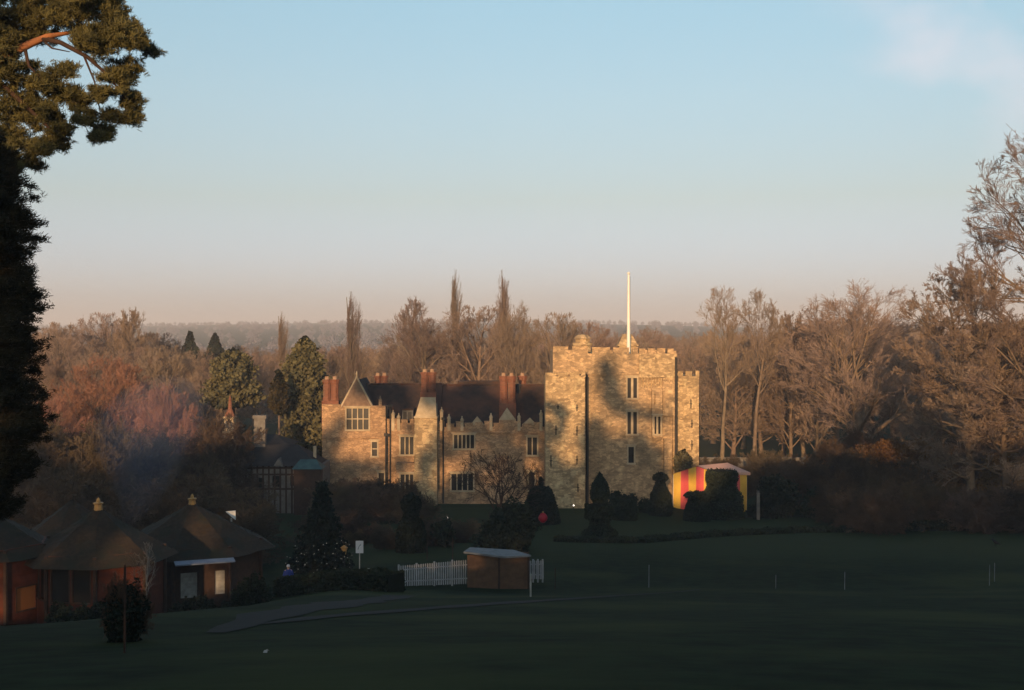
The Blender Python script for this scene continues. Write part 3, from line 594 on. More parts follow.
# flagpole
fp = thing('flagpole', 'tall white flagpole on the castle tower', 'flagpole', (X(628.6,131), 131, Z(360,131)))
mb = MB(); b = fp.location; zt = Z(274.5,131)
mb.tube([(b.x,131,b.z),(b.x,131,Z(330,131)),(b.x,131,zt-1.4),(b.x,131,zt)], [.21,.19,.13,.11], 10); world('mast', mb, M['flag'], fp)
mb = MB(); mb.lathe([(0,.05),(.06,.16),(.15,.18),(.24,.13),(.3,.02)], 10, (b.x,131,zt)); world('truck', mb, M['flag'], fp)
mb = MB(); mb.tube([(b.x+.12,130.9,b.z+.4),(b.x+.16,130.88,zt-.2)], .015, 4); world('halyard', mb, M['iron'], fp)

# ------------------------------------------------------------------ striped tent
tb = at(712, 505, 124); TG = G(tb.x, 124)
tent = thing('marquee', 'marquee with red and yellow striped walls and a pale pink roof', 'marquee', (tb.x, 124, TG))
# corner points: left end wall runs from A (rear, left) to B (front, right of it); long side runs from B to C
A, Bc, Cc = Vector((X(673.5,125.5),125.5,0)), Vector((X(712,121),121,0)), Vector((X(747,123.5),123.5,0))
Dc = A + (Cc-Bc)
GZ = min(G(p.x,p.y) for p in (A,Bc,Cc,Dc)); heave = Z(474,125.5)
def side(P, Q, n, htop):
    for k in range(2):
        mb = MB()
        for i in range(k, n, 2):
            N = 4
            for j in range(N):
                f0, f1 = (i+j/N)/n, (i+(j+1)/N)/n; a, b = P.lerp(Q,f0), P.lerp(Q,f1); nn = Vector((Q.y-P.y, P.x-Q.x, 0)).normalized()
                o0, o1 = .05*math.sin(f0*n*2.2), .05*math.sin(f1*n*2.2)
                mb.add([(a.x+nn.x*o0*1.5,a.y+nn.y*o0*1.5,GZ-.1),(b.x+nn.x*o1*1.5,b.y+nn.y*o1*1.5,GZ-.1),(b.x,b.y,htop(f1)),(a.x,a.y,htop(f0))], [(0,1,2,3)])
        o = world('wall_cloth', mb, M['yellow' if k == 0 else 'red'], tent)
peak = Z(465.5, 118)
end = lambda f: heave + (Z(466,123)-heave)*(min(f, .62)/.62 if f < .62 else 1 - .35*(f-.62)/.38)
side(A, Bc, 5, end); hs = end(1.0); side(Bc, Cc, 5, lambda f: hs + (Z(474.5,123.5)-hs)*f)
side(Cc, Dc, 5, lambda f: Z(474.5,123.5)+0*f); side(Dc, A, 5, lambda f: heave)
mb = MB(); tops = [Vector((A.x-.08,A.y,heave+.03)), Vector((A.lerp(Bc,.62).x,A.lerp(Bc,.62).y-.05,Z(465.4,123))), Vector((Bc.x,Bc.y-.1,hs+.05)), Vector((Cc.x+.35,Cc.y-.1,Z(472.5,123.5))), Vector((Dc.x+.2,Dc.y+.1,Z(474,128)))]
rp = Vector((X(727.5,125.5), 125.5, Z(462.8,125.5)))
mb.add(tops+[rp], [(0,1,5),(1,2,5),(2,3,5),(3,4,5),(4,0,5)])
mb.add([tops[2],tops[3],tops[3]-Vector((0,0,.26)),tops[2]-Vector((0,0,.26))], [(0,3,2,1)]); mb.add([tops[3],tops[4],tops[4]-Vector((0,0,.26)),tops[3]-Vector((0,0,.26))], [(0,3,2,1)])
world('canopy', mb, M['tentroof'], tent)
for p in (A, Bc, Cc): mb = MB(); mb.tube([(p.x,p.y+.12,GZ),(p.x,p.y+.12,heave-.1)], .04, 6); world('pole', mb, M['white'], tent)

# ------------------------------------------------------------------ timber-framed house left of the castle
HYt = 121.0
hs_ = thing('timber_house', 'low half-timbered house with a dark steep roof left of the castle', 'house', (X(280,HYt), HYt, 0))
def hw(name, mb, m): return world(name, mb, m, hs_)
mb = MB(); wins = [(246,252,478,488),(258,264,478,488),(272,280,476,487),(290,297,476,486),(304,314,474,486)]
x0 = X(240,HYt); mb.wall((x0,HYt,-.5),(1,0,0),(0,-1,0),X(321,HYt)-x0,Z(466,HYt)+.5,6,[(X(a,HYt)-x0,X(b,HYt)-x0,Z(d,HYt)+.5,Z(c,HYt)+.5) for a,b,c,d in wins],.2); hw('wall', mb, M['plaster'])
for (a,b,c,d) in wins:
    k = MB(); k.box(X(a,HYt), X(b,HYt), HYt+.14, HYt+.18, Z(d,HYt), Z(c,HYt)); hw('pane', k, M['glass'])
mb = MB()
for i in range(15): xx = X(240+i*5.75,HYt); mb.box(xx-.09, xx+.09, HYt-.05, HYt-.003, -.3, Z(466,HYt))
for zz in (468, 474.5, 489): mb.box(x0, X(321,HYt), HYt-.056, HYt-.004, Z(zz,HYt)-.09, Z(zz,HYt)+.09)
hw('timber_frame', mb, M['oak'])
def hip(x0, x1, ze, xa, xb, zr, Y, D, m, nm='roof', yo=.4):
    k = MB(); k.add([(x0,Y-yo,ze),(x1,Y-yo,ze),(x1,Y+D,ze),(x0,Y+D,ze),(xa,Y+D/2,zr),(xb,Y+D/2,zr)], [(0,1,5,4),(1,2,5),(2,3,4,5),(3,0,4),(0,3,2,1)]); hw(nm, k, m)
hip(X(238,HYt), X(318,HYt), Z(466,HYt)+.03, X(258,HYt+3), X(298,HYt+3), Z(444.5,HYt+3), HYt, 6, M['slate'])
hip(X(252,HYt+3), X(290,HYt+3), Z(446,HYt+3), X(262,HYt+6), X(276,HYt+6), Z(434,HYt+6), HYt+3.4, 5, M['slate'])
hip(X(292,HYt-1), X(322.5,HYt-1), Z(469,HYt-1), X(300,HYt), X(316,HYt), Z(459.5,HYt), HYt-1.2, 2.6, M['teal'], 'bay_roof', .2)
mb = MB(); mb.box(X(294,HYt-1), X(321,HYt-1), HYt-1.2, HYt-.06, -.4, Z(469.2,HYt-1)); hw('bay', mb, M['oak'])
mb = MB(); a = X(279,HYt); mb.add([(X(274,HYt),HYt-.5,Z(466,HYt)),(X(284,HYt),HYt-.5,Z(466,HYt)),(a,HYt-.5,Z(458,HYt)),(X(274,HYt),HYt+1.4,Z(466,HYt)),(X(284,HYt),HYt+1.4,Z(466,HYt)),(a,HYt+2,Z(458,HYt))], [(0,1,2),(0,2,5,3),(1,4,5,2)]); hw('roof_gable', mb, M['plaster'])
mb = MB(); xx0, xx1 = X(255,HYt+3.2), X(266.3,HYt+3.2); mb.box(xx0,xx1,HYt+2.6,HYt+3.4,Z(448,HYt+3),Z(418.5,HYt+3.2)); mb.box(xx0-.12,xx1+.12,HYt+2.5,HYt+3.5,Z(418.5,HYt+3.2)+.002,Z(415,HYt+3.2)); mb.box(xx0-.05,xx1+.05,HYt+2.55,HYt+3.45,Z(430.5,HYt+3.2),Z(429,HYt+3.2)); hw('chimney', mb, M['plaster'])
mb = MB(); mb.box(X(313.8,HYt+3),X(316.4,HYt+3),HYt+2.6,HYt+3,Z(458,HYt+3),Z(446,HYt+3)); hw('roof_finial', mb, M['trim'])
# slender clock turret behind it
ct = thing('clock_turret', 'small clock turret with a slender orange-tiled spire behind the timber house', 'clock turret', (X(230,128), 128, 0))
xc = X(230,128); mb = MB(); mb.box(xc-.55, xc+.55, 127.45, 128.55, -.3, Z(432.5,128)); mb.box(xc-.7,xc+.7,127.3,128.7,Z(432.5,128)+.002,Z(431,128)); mb.box(xc-.5,xc+.5,127.5,128.5,Z(431,128)+.002,Z(418,128)); mb.box(xc-.62,xc+.62,127.38,128.62,Z(418,128)+.002,Z(416.4,128)); world('belfry', mb, M['trim'], ct)
mb = MB(); mb.lathe([(0,.62),(.35,.42),(.8,.22),(Z(398,128)-Z(416,128),.14),(Z(395,128)-Z(416,128),.02)], 8, (xc,128,Z(416.3,128)), ang=.39); world('spire', mb, M['brick'], ct)
mb = MB()
for k in range(24):
    a0, a1 = 2*math.pi*k/24, 2*math.pi*(k+1)/24; c_ = (xc-.02, 127.49, Z(424,128)); mb.add([c_,(c_[0]+.42*math.cos(a0),127.49,c_[2]+.42*math.sin(a0)),(c_[0]+.42*math.cos(a1),127.49,c_[2]+.42*math.sin(a1))], [(0,1,2)])
cf = world('clock_face', mb, M['plaster'], ct); mb = MB(); mb.box(xc-.04,xc,127.47,127.485,Z(424,128),Z(424,128)+.34); mb.box(xc-.02,xc+.24,127.465,127.484,Z(424,128)-.02,Z(424,128)+.03); obj('hands', mb, M['iron'], cf)
# ------------------------------------------------------------------ thatched-looking timber kiosks
def kiosk(px, pyapex, pyeave, Y, r, label, rot, panels, name='timber_kiosk', canopy=None, glow=None, finial=True):
    """eight-sided hut: panels gives for each side 'solid', 'open' (two dark windows), 'shutter' or 'door'"""
    x = X(px, Y); z0 = min(G(x-r, Y-r), G(x+r, Y-r), G(x, Y)); root = thing(name, label, 'hut', (x, Y, z0), rot)
    he = Z(pyeave, Y-r) - z0 + .2; ha = Z(pyapex, Y) - z0; n = 8; re_ = r*1.2
    P = [Vector((r*math.cos(2*math.pi*k/n), r*math.sin(2*math.pi*k/n), 0)) for k in range(n)]; H = he + .25
    for k in range(n):
        a, b = P[k], P[(k+1) % n]; u = (b-a).normalized(); nn = Vector((u.y, -u.x, 0)); W = (b-a).length; kind = panels[k]
        if nn.dot(a) < 0: nn = -nn
        hl = []
        if kind == 'open': hl = [(W*.10, W*.46, H*.42, H*.84), (W*.54, W*.90, H*.42, H*.84)]
        if kind == 'shutter': hl = [(W*.12, W*.42, H*.40, H*.80)]
        if kind == 'shutter2': hl = [(W*.12, W*.42, H*.30, H*.66), (W*.74, W*.92, H*.32, H*.66)]
        if kind == 'lit': hl = [(W*.30, W*.80, H*.22, H*.50)]  # weak emission in this pane stands in for orange light reflected there
        mb = MB(); mb.wall(a - Vector((0,0,.4)), u, nn, W, H+.4, .12, [(h[0],h[1],h[2]+.4,h[3]+.4) for h in hl], .08)
        wl = obj('wall_panel', mb, M['redwood' if kind in ('solid','open','lit') else 'oak'], root)
        for h in hl:
            p = lambda s, t, d: a + u*s + Vector((0,0,1))*t - nn*d
            k2 = MB(); k2.add([p(h[0],h[2],.075),p(h[1],h[2],.075),p(h[1],h[3],.075),p(h[0],h[3],.075)], [(0,1,2,3)])
            if kind.startswith('shutter'):
                for j in range(7):
                    t0, t1 = h[2]+(h[3]-h[2])*j/7, h[2]+(h[3]-h[2])*(j+.75)/7; k2.add([p(h[0],t0,.03),p(h[1],t0,.03),p(h[1],t1,.06),p(h[0],t1,.06)], [(0,1,2,3)])
            pn = obj('window', k2, M['palewood' if kind.startswith('shutter') else ('warm' if kind == 'lit' else 'glass')], root)
            fr = MB()
            for (s0, s1, t0, t1) in ((h[0]-.07,h[0],h[2]-.07,h[3]+.07),(h[1],h[1]+.07,h[2]-.07,h[3]+.07),(h[0],h[1],h[3],h[3]+.07),(h[0],h[1],h[2]-.07,h[2])):
                q = [p(s0,t0,-.03),p(s1,t0,-.03),p(s1,t1,-.03),p(s0,t1,-.03)]; q2 = [p(s0,t0,.0),p(s1,t0,.0),p(s1,t1,.0),p(s0,t1,.0)]
                fr.add(q+q2, [(0,1,2,3),(0,4,5,1),(1,5,6,2),(2,6,7,3),(3,7,4,0)])
            obj('frame', fr, M['oak'], pn)
        if kind == 'door':
            k2 = MB(); k2.add([a+u*W*s+Vector((0,0,t))+nn*.03 for s, t in ((.28,.05),(.72,.05),(.72,H*.85),(.28,H*.85))], [(0,1,2,3)]); dr = obj('door', k2, M['oak'], root)
            k3 = MB(); k3.lathe([(-.04,.01),(0,.04),(.04,.01)], 6, tuple(a+u*W*.66+Vector((0,0,1))+nn*.06)); obj('handle', k3, M['iron'], dr)
        k4 = MB(); k4.tube([a*1.015 + Vector((0,0,-.3)), a*1.015 + Vector((0,0,H))], .11, 6); obj('post', k4, M['oak'], root)
    # roof in lapped courses, slightly swept
    mb = MB(); rows = 15; vs = []; fs = []
    for i in range(rows):
        for e, dz in ((0, 0), (1, -.0)):
            t = (i + e)/rows; rr = re_*(1-t)**1.04 + .10 + (.035 if e == 0 else 0); zz = he - .22 + (ha-he+.22)*t - (.05 if e == 0 else 0)
            for k in range(n*4):
                kk, f = divmod(k, 4); p = P[kk].lerp(P[(kk+1) % n], f/4)/r
                vs.append((p.x*rr, p.y*rr, zz + random.uniform(-.035,.035)))
    N = n*4
    for i in range(rows*2-1):
        for k in range(N): k2 = (k+1) % N; fs.append((i*N+k, i*N+k2, (i+1)*N+k2, (i+1)*N+k))
    fs.append(tuple(reversed(range(N)))); mb.add(vs, fs); rf = obj('roof', mb, M['shingle'], root)
    if finial:
        k5 = MB(); k5.lathe([(-.15,.24),(.18,.2),(.22,.27),(.28,.27),(.31,.12),(.45,.09),(.55,.02)], 8, (0,0,ha)); obj('finial', k5, M['finial'], root)
    if canopy is not None:
        a, b = P[canopy], P[(canopy+1) % n]; u = (b-a).normalized(); nn = Vector((u.y,-u.x,0)); nn = nn if nn.dot(a) > 0 else -nn
        c = [a-u*.1, b+u*.1, b+u*.1+nn*1.5, a-u*.1+nn*1.5]; k6 = MB(); hz = (he-.12, he-.12, he-.36, he-.36)
        k6.add([tuple(v+Vector((0,0,h))) for v, h in zip(c,hz)]+[tuple(v+Vector((0,0,h-.07))) for v, h in zip(c,hz)], [(0,1,2,3),(4,7,6,5),(0,4,5,1),(1,5,6,2),(2,6,7,3),(3,7,4,0)]); obj('canopy', k6, M['bluegrey'], root)
    return root
EIG = math.pi/4
k1 = kiosk(98, 508, 567, 64, 3.35, 'hut with reddish board walls, pyramid shingle roof and bright brass finial', -1.29, ['solid','solid','solid','solid','solid','open','open','open'][:0] + ['solid','solid','solid','solid','solid','solid','open','open'])
k2 = kiosk(192, 503, 558, 73, 4.1, 'hut with two pale shuttered windows under a flat pale canopy', -math.pi/2 - EIG/2 + .40, ['shutter2','dark','door','dark','dark','dark','dark','dark'], canopy=0)
k0 = kiosk(-14, 508, 562, 63, 3.1, 'hut cut by the photo edge with an orange reflection set as a glow in its window', -math.pi/2 - EIG/2 + .3, ['lit','lit','solid','solid','solid','solid','solid','solid'], finial=False)
k3 = kiosk(72, 500, 548, 76, 2.9, 'hut half hidden behind the hut with the bright finial', -math.pi/2, ['dark']*8, finial=False)
# white notice panel beyond the shuttered hut
mb = MB(); pp = at(231, 515, 76); gz = G(pp.x, 76); mb.box(pp.x-.05, pp.x+.05, 76, 76.08, gz-.2, pp.z-.2); st = thing('notice_board', 'small white angled board seen over the roof of the shuttered hut', 'notice board', (pp.x, 76, gz))
world('post', mb, M['palewood'], st); mb = MB(); mb.add([(pp.x-.36,75.95,pp.z+.22),(pp.x+.28,75.95,pp.z+.28),(pp.x+.28,75.95,pp.z-.32),(pp.x-.0,75.95,pp.z-.1),(pp.x-.36,76.0,pp.z+.22),(pp.x+.28,76.0,pp.z+.28),(pp.x+.28,76.0,pp.z-.32),(pp.x-.0,76.0,pp.z-.1)], [(0,3,2,1),(4,5,6,7),(0,1,5,4),(1,2,6,5),(2,3,7,6),(3,0,4,7)]); world('board', mb, M['white'], st)

# ------------------------------------------------------------------ picket fence, shed, sign
def picket(px0, py0, px1, py1, ptop, label, Y0, Y1):
    a, b = Vector((X(px0,Y0),Y0,0)), Vector((X(px1,Y1),Y1,0)); root = thing('picket_fence', label, 'fence', (a.x, a.y, G(a.x,a.y)))
    L = (b-a).length; n = int(L/.125); u = (b-a)/L; nn = Vector((u.y,-u.x,0)); mb = MB()
    za, zb = Z(py0,Y0), Z(py1,Y1); ha, hb = Z(ptop[0],Y0), Z(ptop[1],Y1)
    for i in range(n+1):
        t = i/n; p = a.lerp(b,t); z0 = za+(zb-za)*t; z1 = ha+(hb-ha)*t + random.uniform(-.012,.012); w_ = u*.037; d = nn*.02
        v = []
        for dd in (d, -d): v += [p-w_+dd+Vector((0,0,z0)), p+w_+dd+Vector((0,0,z0)), p+w_+dd+Vector((0,0,z1-.05)), p+dd+Vector((0,0,z1)), p-w_+dd+Vector((0,0,z1-.05))]
        mb.add(v, [(0,1,2,3,4),(9,8,7,6,5)]+[(k,5+k,5+(k+1)%5,(k+1)%5) for k in range(5)])
    world('pickets', mb, M['fencepaint'], root)
    for f in (.22, .78):
        mb = MB(); mb.tube([(a.x-nn.x*.05,a.y-nn.y*.05,za+(ha-za)*f),(b.x-nn.x*.05,b.y-nn.y*.05,zb+(hb-zb)*f)], .035, 4); world('rail', mb, M['fencepaint'], root)
    for t in (0, .25, .5, .75, 1):
        p = a.lerp(b,t) - nn*.1; z1 = ha+(hb-ha)*t+.04; mb = MB(); mb.box(p.x-.05,p.x+.05,p.y-.05,p.y+.05,G(p.x,p.y)-.2,z1); world('post', mb, M['fencepaint'], root)
Ys = gp(500, 589).y
picket(398.5, 586.5, 470, 584, (566, 559.5), 'longer white picket fence panel left of the small shed', Ys+.6, Ys+1.0)
picket(524, 578.5, 543, 579.5, (560.5, 560.5), 'short white picket fence panel right of the small shed', Ys+3.2, Ys+3.4)
sx0, sx1 = X(467,Ys), X(529,Ys); sg = G((sx0+sx1)/2, Ys); shed = thing('garden_shed', 'low brown board shed with a pale grey roof between white pickets', 'shed', ((sx0+sx1)/2, Ys, sg))
mb = MB(); xm = X(499,Ys-.5); zt0, zt1 = Z(553.5,Ys), Z(557.5,Ys)
mb.wall((sx0,Ys+.25,sg-.3),(1,-.25,0),(-.25,-1,0),(Vector((xm,Ys-.2,0))-Vector((sx0,Ys+.25,0))).length,Z(556,Ys)-sg+.3,.08); world('side_wall', mb, M['shedwood'], shed)
mb = MB(); mb.wall((xm+.003,Ys-.2,sg-.3),(1,.12,0),(.12,-1,0),(Vector((sx1,Ys,0))-Vector((xm,Ys-.2,0))).length,Z(556.5,Ys)-sg+.3,.08); world('front_wall', mb, M['shedwood'], shed)
mb = MB(); mb.add([(sx0,Ys+.3,sg-.3),(sx1,Ys+.1,sg-.3),(sx1,Ys+2.2,sg-.3),(sx0+.2,Ys+2.5,sg-.3)]+[(sx0,Ys+.3,zt1),(sx1,Ys+.1,zt1-.1),(sx1,Ys+2.2,zt1-.1),(sx0+.2,Ys+2.5,zt1-.1)], [(1,2,6,5),(2,3,7,6),(3,0,4,7)]); world('back_wall', mb, M['shedwood'], shed)
mb = MB(); v = [(sx0-.2,Ys+.15,Z(552.2,Ys)),(xm+.3,Ys-.42,Z(556.6,Ys-.4)),(sx1+.12,Ys-.1,Z(555.0,Ys)),(X(514,Ys+2.3),Ys+2.3,Z(550.0,Ys+2.3)),(X(470,Ys+2.6),Ys+2.6,Z(547.4,Ys+2.6))]
mb.add(v+[(a,b,c-.1) for a,b,c in v], [(0,1,2,3,4),(9,8,7,6,5)]+[(k,5+k,5+(k+1)%5,(k+1)%5) for k in range(5)]); world('roof', mb, M['felt'], shed)
for nx, k in ((sx0+.5,0),(sx0+1.2,1)):
    mb = MB(); mb.box(xm-.06,xm+.06,Ys-.27,Ys-.203,sg-.2,Z(557.2,Ys)) if k == 0 else mb.box(sx1-.08,sx1+.04,Ys-.06,Ys+.06,sg-.2,Z(557.2,Ys)); world('corner_post', mb, M['oak'], shed)
def stake(px, pyt, pyb, label, w_=.05, m='palewood', group=None, name='stake'):
    p = gp(px, pyb); t = Z(pyt, p.y); mb = MB(); mb.tube([(p.x,p.y,p.z-.25),(p.x+.01,p.y,t-.05),(p.x+.01,p.y,t)], [w_,w_*.95,w_*.5], 6); o = obj(name, mb, M[m]); tag(o, label, 'post', group); return o
stake(530.5, 574, 597, 'thin pale post standing just in front of the shed corner')
stake(649, 565, 588, 'tall dim stake on the lawn standing a little right of the small shed', .026, 'felt')
for px, t, b in ((776,575,589),(845,572,590),(990,565,586),(995,563,582)): stake(px, t, b, 'thin grey stake in the wide shaded lawn on the right', .022, 'felt', 'stakes on the shaded lawn')
stake(555, 568, 590, 'short dim stake between the shed and the tall lawn stake', .03, 'oak')
for px, t, b in ((427,536,560),(452.5,538,562),(497,541,553)): stake(px, t, b, 'slim dark post rising behind the white picket fence', .05, 'oak', 'dark posts behind the pickets')
sp = gp(359, 590); SYs = sp.y + 1.0; sg_ = G(X(359,SYs), SYs); sr = thing('signpost', 'white rectangular sign on a thin post above the dark hedge', 'sign', (X(359,SYs), SYs, sg_))
sxx = X(359.3,SYs); mb = MB(); mb.tube([(sxx,SYs+.05,sg_-.2),(sxx,SYs+.05,Z(541,SYs))], .035, 6); world('post', mb, M['palewood'], sr)
mb = MB(); mb.box(X(355.6,SYs), X(363.2,SYs), SYs-.03, SYs, Z(553.3,SYs), Z(541,SYs)); bd = world('board', mb, M['sign'], sr)
mb = MB(); c = Vector((X(359,SYs), SYs-.036, Z(546,SYs)))   # the faint figure on the board
for (ax, az, bx, bz) in ((.10,.10,-.02,-.06),(-.02,-.06,-.06,-.2),(.02,.06,.10,.02),(.06,.13,.12,.13)): mb.add([(c.x+ax-.018,c.y,c.z+az),(c.x+ax+.018,c.y,c.z+az),(c.x+bx+.018,c.y,c.z+bz),(c.x+bx-.018,c.y,c.z+bz)], [(0,3,2,1)])
obj('mark', mb, M['felt'], bd)
# pale bench and small lantern by the hedge
bp_ = Vector((X(372,SYs+3), SYs+3, 0)); bz = G(bp_.x, bp_.y); bn = thing('garden_bench', 'dim wooden bench behind the hedge right of the white sign', 'bench', (bp_.x, bp_.y, bz)); x0, x1 = X(365,bp_.y), X(384,bp_.y); yb = bp_.y
mb = MB(); [mb.box(x0,x1,yb-.35+i*.13,yb-.24+i*.13,bz+.44,bz+.48) for i in range(3)]; world('seat', mb, M['palewood'], bn)
mb = MB(); [mb.box(x0,x1,yb+.08,yb+.12,bz+.56+i*.14,bz+.66+i*.14) for i in range(3)]; world('backrest', mb, M['palewood'], bn)
for xx in (x0+.05, x1-.05):
    for yy, h in ((yb-.32,.43),(yb+.1,.95)): mb = MB(); mb.box(xx-.04,xx+.04,yy-.04,yy+.02,bz-.1,bz+h); world('leg', mb, M['palewood'], bn)

# ------------------------------------------------------------------ people-sized figure and small things
def person(name, label, loc, rz, coat, cap=None):
    root_me = bpy.data.meshes.new('person'); bm = bmesh.new()
    J = {'pelvis':(0,0,.95,.15),'waist':(0,0,1.12,.135),'chest':(0,.01,1.36,.155),'neck':(0,.0,1.50,.055),'jaw':(0,-.03,1.56,.07),'head':(0,-.015,1.66,.095),'crown':(0,0,1.735,.07)}
    for s, n in ((-1,'l'),(1,'r')):
        J.update({'hip'+n:(s*.1,0,.90,.095),'knee'+n:(s*.11,-.02,.5,.06),'ank'+n:(s*.11,.02,.09,.045),'toe'+n:(s*.12,-.16,.04,.04),'sh'+n:(s*.19,.01,1.42,.065),'el'+n:(s*.26,.03,1.15,.045),'wr'+n:(s*.24,-.1,.95,.032),'hand'+n:(s*.235,-.14,.87,.035)})
    vi = {k: bm.verts.new(v[:3]) for k, v in J.items()}
    E = [('pelvis','waist'),('waist','chest'),('chest','neck'),('neck','jaw'),('jaw','head'),('head','crown')]
    for n in 'lr': E += [('pelvis','hip'+n),('hip'+n,'knee'+n),('knee'+n,'ank'+n),('ank'+n,'toe'+n),('chest','sh'+n),('sh'+n,'el'+n),('el'+n,'wr'+n),('wr'+n,'hand'+n)]
    for a, b in E: bm.edges.new((vi[a], vi[b]))
    bm.to_mesh(root_me); keys = list(J); bm.free()
    o = link(name, root_me, M['skin'], None, loc); o.rotation_euler = (0,0,rz); md = o.modifiers.new('skin', 'SKIN'); md.use_smooth_shade = True; sv = root_me.skin_vertices[0].data if root_me.skin_vertices else None
    if sv is None: 
        bpy.context.view_layer.objects.active = o; 
    if root_me.skin_vertices:
        for i, k in enumerate(keys): root_me.skin_vertices[0].data[i].radius = (J[k][3],)*2
        root_me.skin_vertices[0].data[0].use_root = True
    o.modifiers.new('sub', 'SUBSURF').levels = 1; o.modifiers['sub'].render_levels = 2
    tag(o, label, 'person')
    mb = MB(); mb.lathe([(.62,.23),(.95,.20),(1.12,.18),(1.36,.21),(1.46,.16),(1.51,.08)], 14); mb.v = [(x, y*.75, z) for x, y, z in mb.v]
    for s in (-1,1): mb.tube([(s*.17,.01,1.43),(s*.265,.03,1.15),(s*.245,-.1,.94)], [.085,.07,.055], 8)
    obj('coat', mb, M[coat], o, smooth_=True)
    mb = MB()
    for s in (-1,1): mb.tube([(s*.1,0,.95),(s*.11,-.02,.5),(s*.11,.02,.08)], [.115,.08,.07], 8)
    obj('trousers', mb, M['black'], o, smooth_=True)
    mb = MB(); mb.lathe([(1.66,.105),(1.70,.107),(1.75,.09),(1.79,.04)], 12, (0,.005,0)); obj('hat' if cap else 'hair', mb, M[cap or 'hair'], o, smooth_=True)
    mb = MB(); [mb.lathe([(-.012,.002),(0,.013),(.012,.002)], 6, (s*.035,-.105,1.665)) for s in (-1,1)]; mb.tube([(0,-.105,1.65),(0,-.128,1.625)], [.01,.016], 5); mb.box(-.025,.025,-.106,-.1,1.588,1.596); obj('face_features', mb, M['hair'], o)
    return o
YB = SYs + 1.6
YB = 72.0
person('person', 'person in a blue coat standing behind the dark hedge by the lit tree', (X(288,YB), YB, G(X(288,YB),YB)), .3, 'blue', 'sign')
# red bauble hanging on the rounded topiary
bY = gp(541, 524).y - 1.75; rb = thing('red_bauble', 'big red round ornament hanging on the dome-shaped topiary', 'ornament', (X(543,bY), bY, Z(523,bY)))
mb = MB(); mb.lathe([(-.46,.05),(-.4,.2),(-.2,.37),(0,.43),(.2,.37),(.4,.2),(.46,.06)], 18, (X(543,bY),bY,Z(518,bY))); world('ball', mb, M['redcloth'], rb, True)
mb = MB(); mb.lathe([(.44,.08),(.56,.08),(.6,.03)], 10, (X(543,bY),bY,Z(518,bY))); world('cap', mb, M['finial'], rb)
mb = MB(); mb.tube([(X(543,bY),bY,Z(518,bY)+.58),(X(543,bY)+.1,bY+.5,Z(518,bY)+1.0)], .02, 5); world('cord', mb, M['iron'], rb)
# small lit lamps
for (px, py, Y, r, lab) in ((447.3,517.5,112,.065,'tiny white lamp on the lawn below the four-light castle window'),(573.7,505.5,121,.075,'tiny white lamp at the foot of the wide castle turret'),(536,526,108,.07,'tiny dim lamp on the grass below the red ornament')):
    x, z = X(px,Y), Z(py,Y); g = G(x,Y); lr = thing('ground_lamp', lab, 'lamp', (x,Y,g)); mb = MB(); mb.tube([(x,Y,g-.1),(x,Y,z-r)], .03, 6); world('stem', mb, M['iron'], lr)
    mb = MB(); mb.lathe([(-r,.02),(-r*.7,r*.7),(0,r),(r*.7,r*.7),(r,.02)], 10, (x,Y,z)); world('globe', mb, M['lamp'], lr)
# ------------------------------------------------------------------ evergreen shapes
def leafy(name, label, cat, loc, lumps, per, size, leafm, corem=None, trunk=None, seed=1, group=None, core=True, shell=.6, aspect=1.0, twoparts=True):
    rng = np.random.default_rng(seed); root = thing(name, label, cat, loc, 0, group)
    C = lump_points(lumps, per, rng, shell); V, Fq = quads(C, size, rng, aspect=aspect)
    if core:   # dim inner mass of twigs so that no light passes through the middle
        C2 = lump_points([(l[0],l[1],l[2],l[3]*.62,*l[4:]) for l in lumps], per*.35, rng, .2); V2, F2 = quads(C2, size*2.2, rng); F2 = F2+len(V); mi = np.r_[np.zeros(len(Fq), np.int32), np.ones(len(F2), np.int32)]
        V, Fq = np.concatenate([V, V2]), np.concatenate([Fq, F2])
    else: mi = None
    npmesh('crown', V, Fq, [M[leafm], M[corem or 'yewcore']], root, mi=mi)
    if trunk:
        mb = MB(); mb.tube(trunk[0], trunk[1], 8)
        for l in lumps[::2]:
            h = min(max(l[2]*.75, trunk[0][0][2]+.3), trunk[0][-1][2]); b = Vector(trunk[0][0]).lerp(Vector(trunk[0][-1]), (h-trunk[0][0][2])/max(.1, trunk[0][-1][2]-trunk[0][0][2])); mb.tube([b, Vector(l[:3])], [trunk[1][-1]*.6+.02, .02], 5)
        obj('trunk', mb, M['bark'], root)
    return root
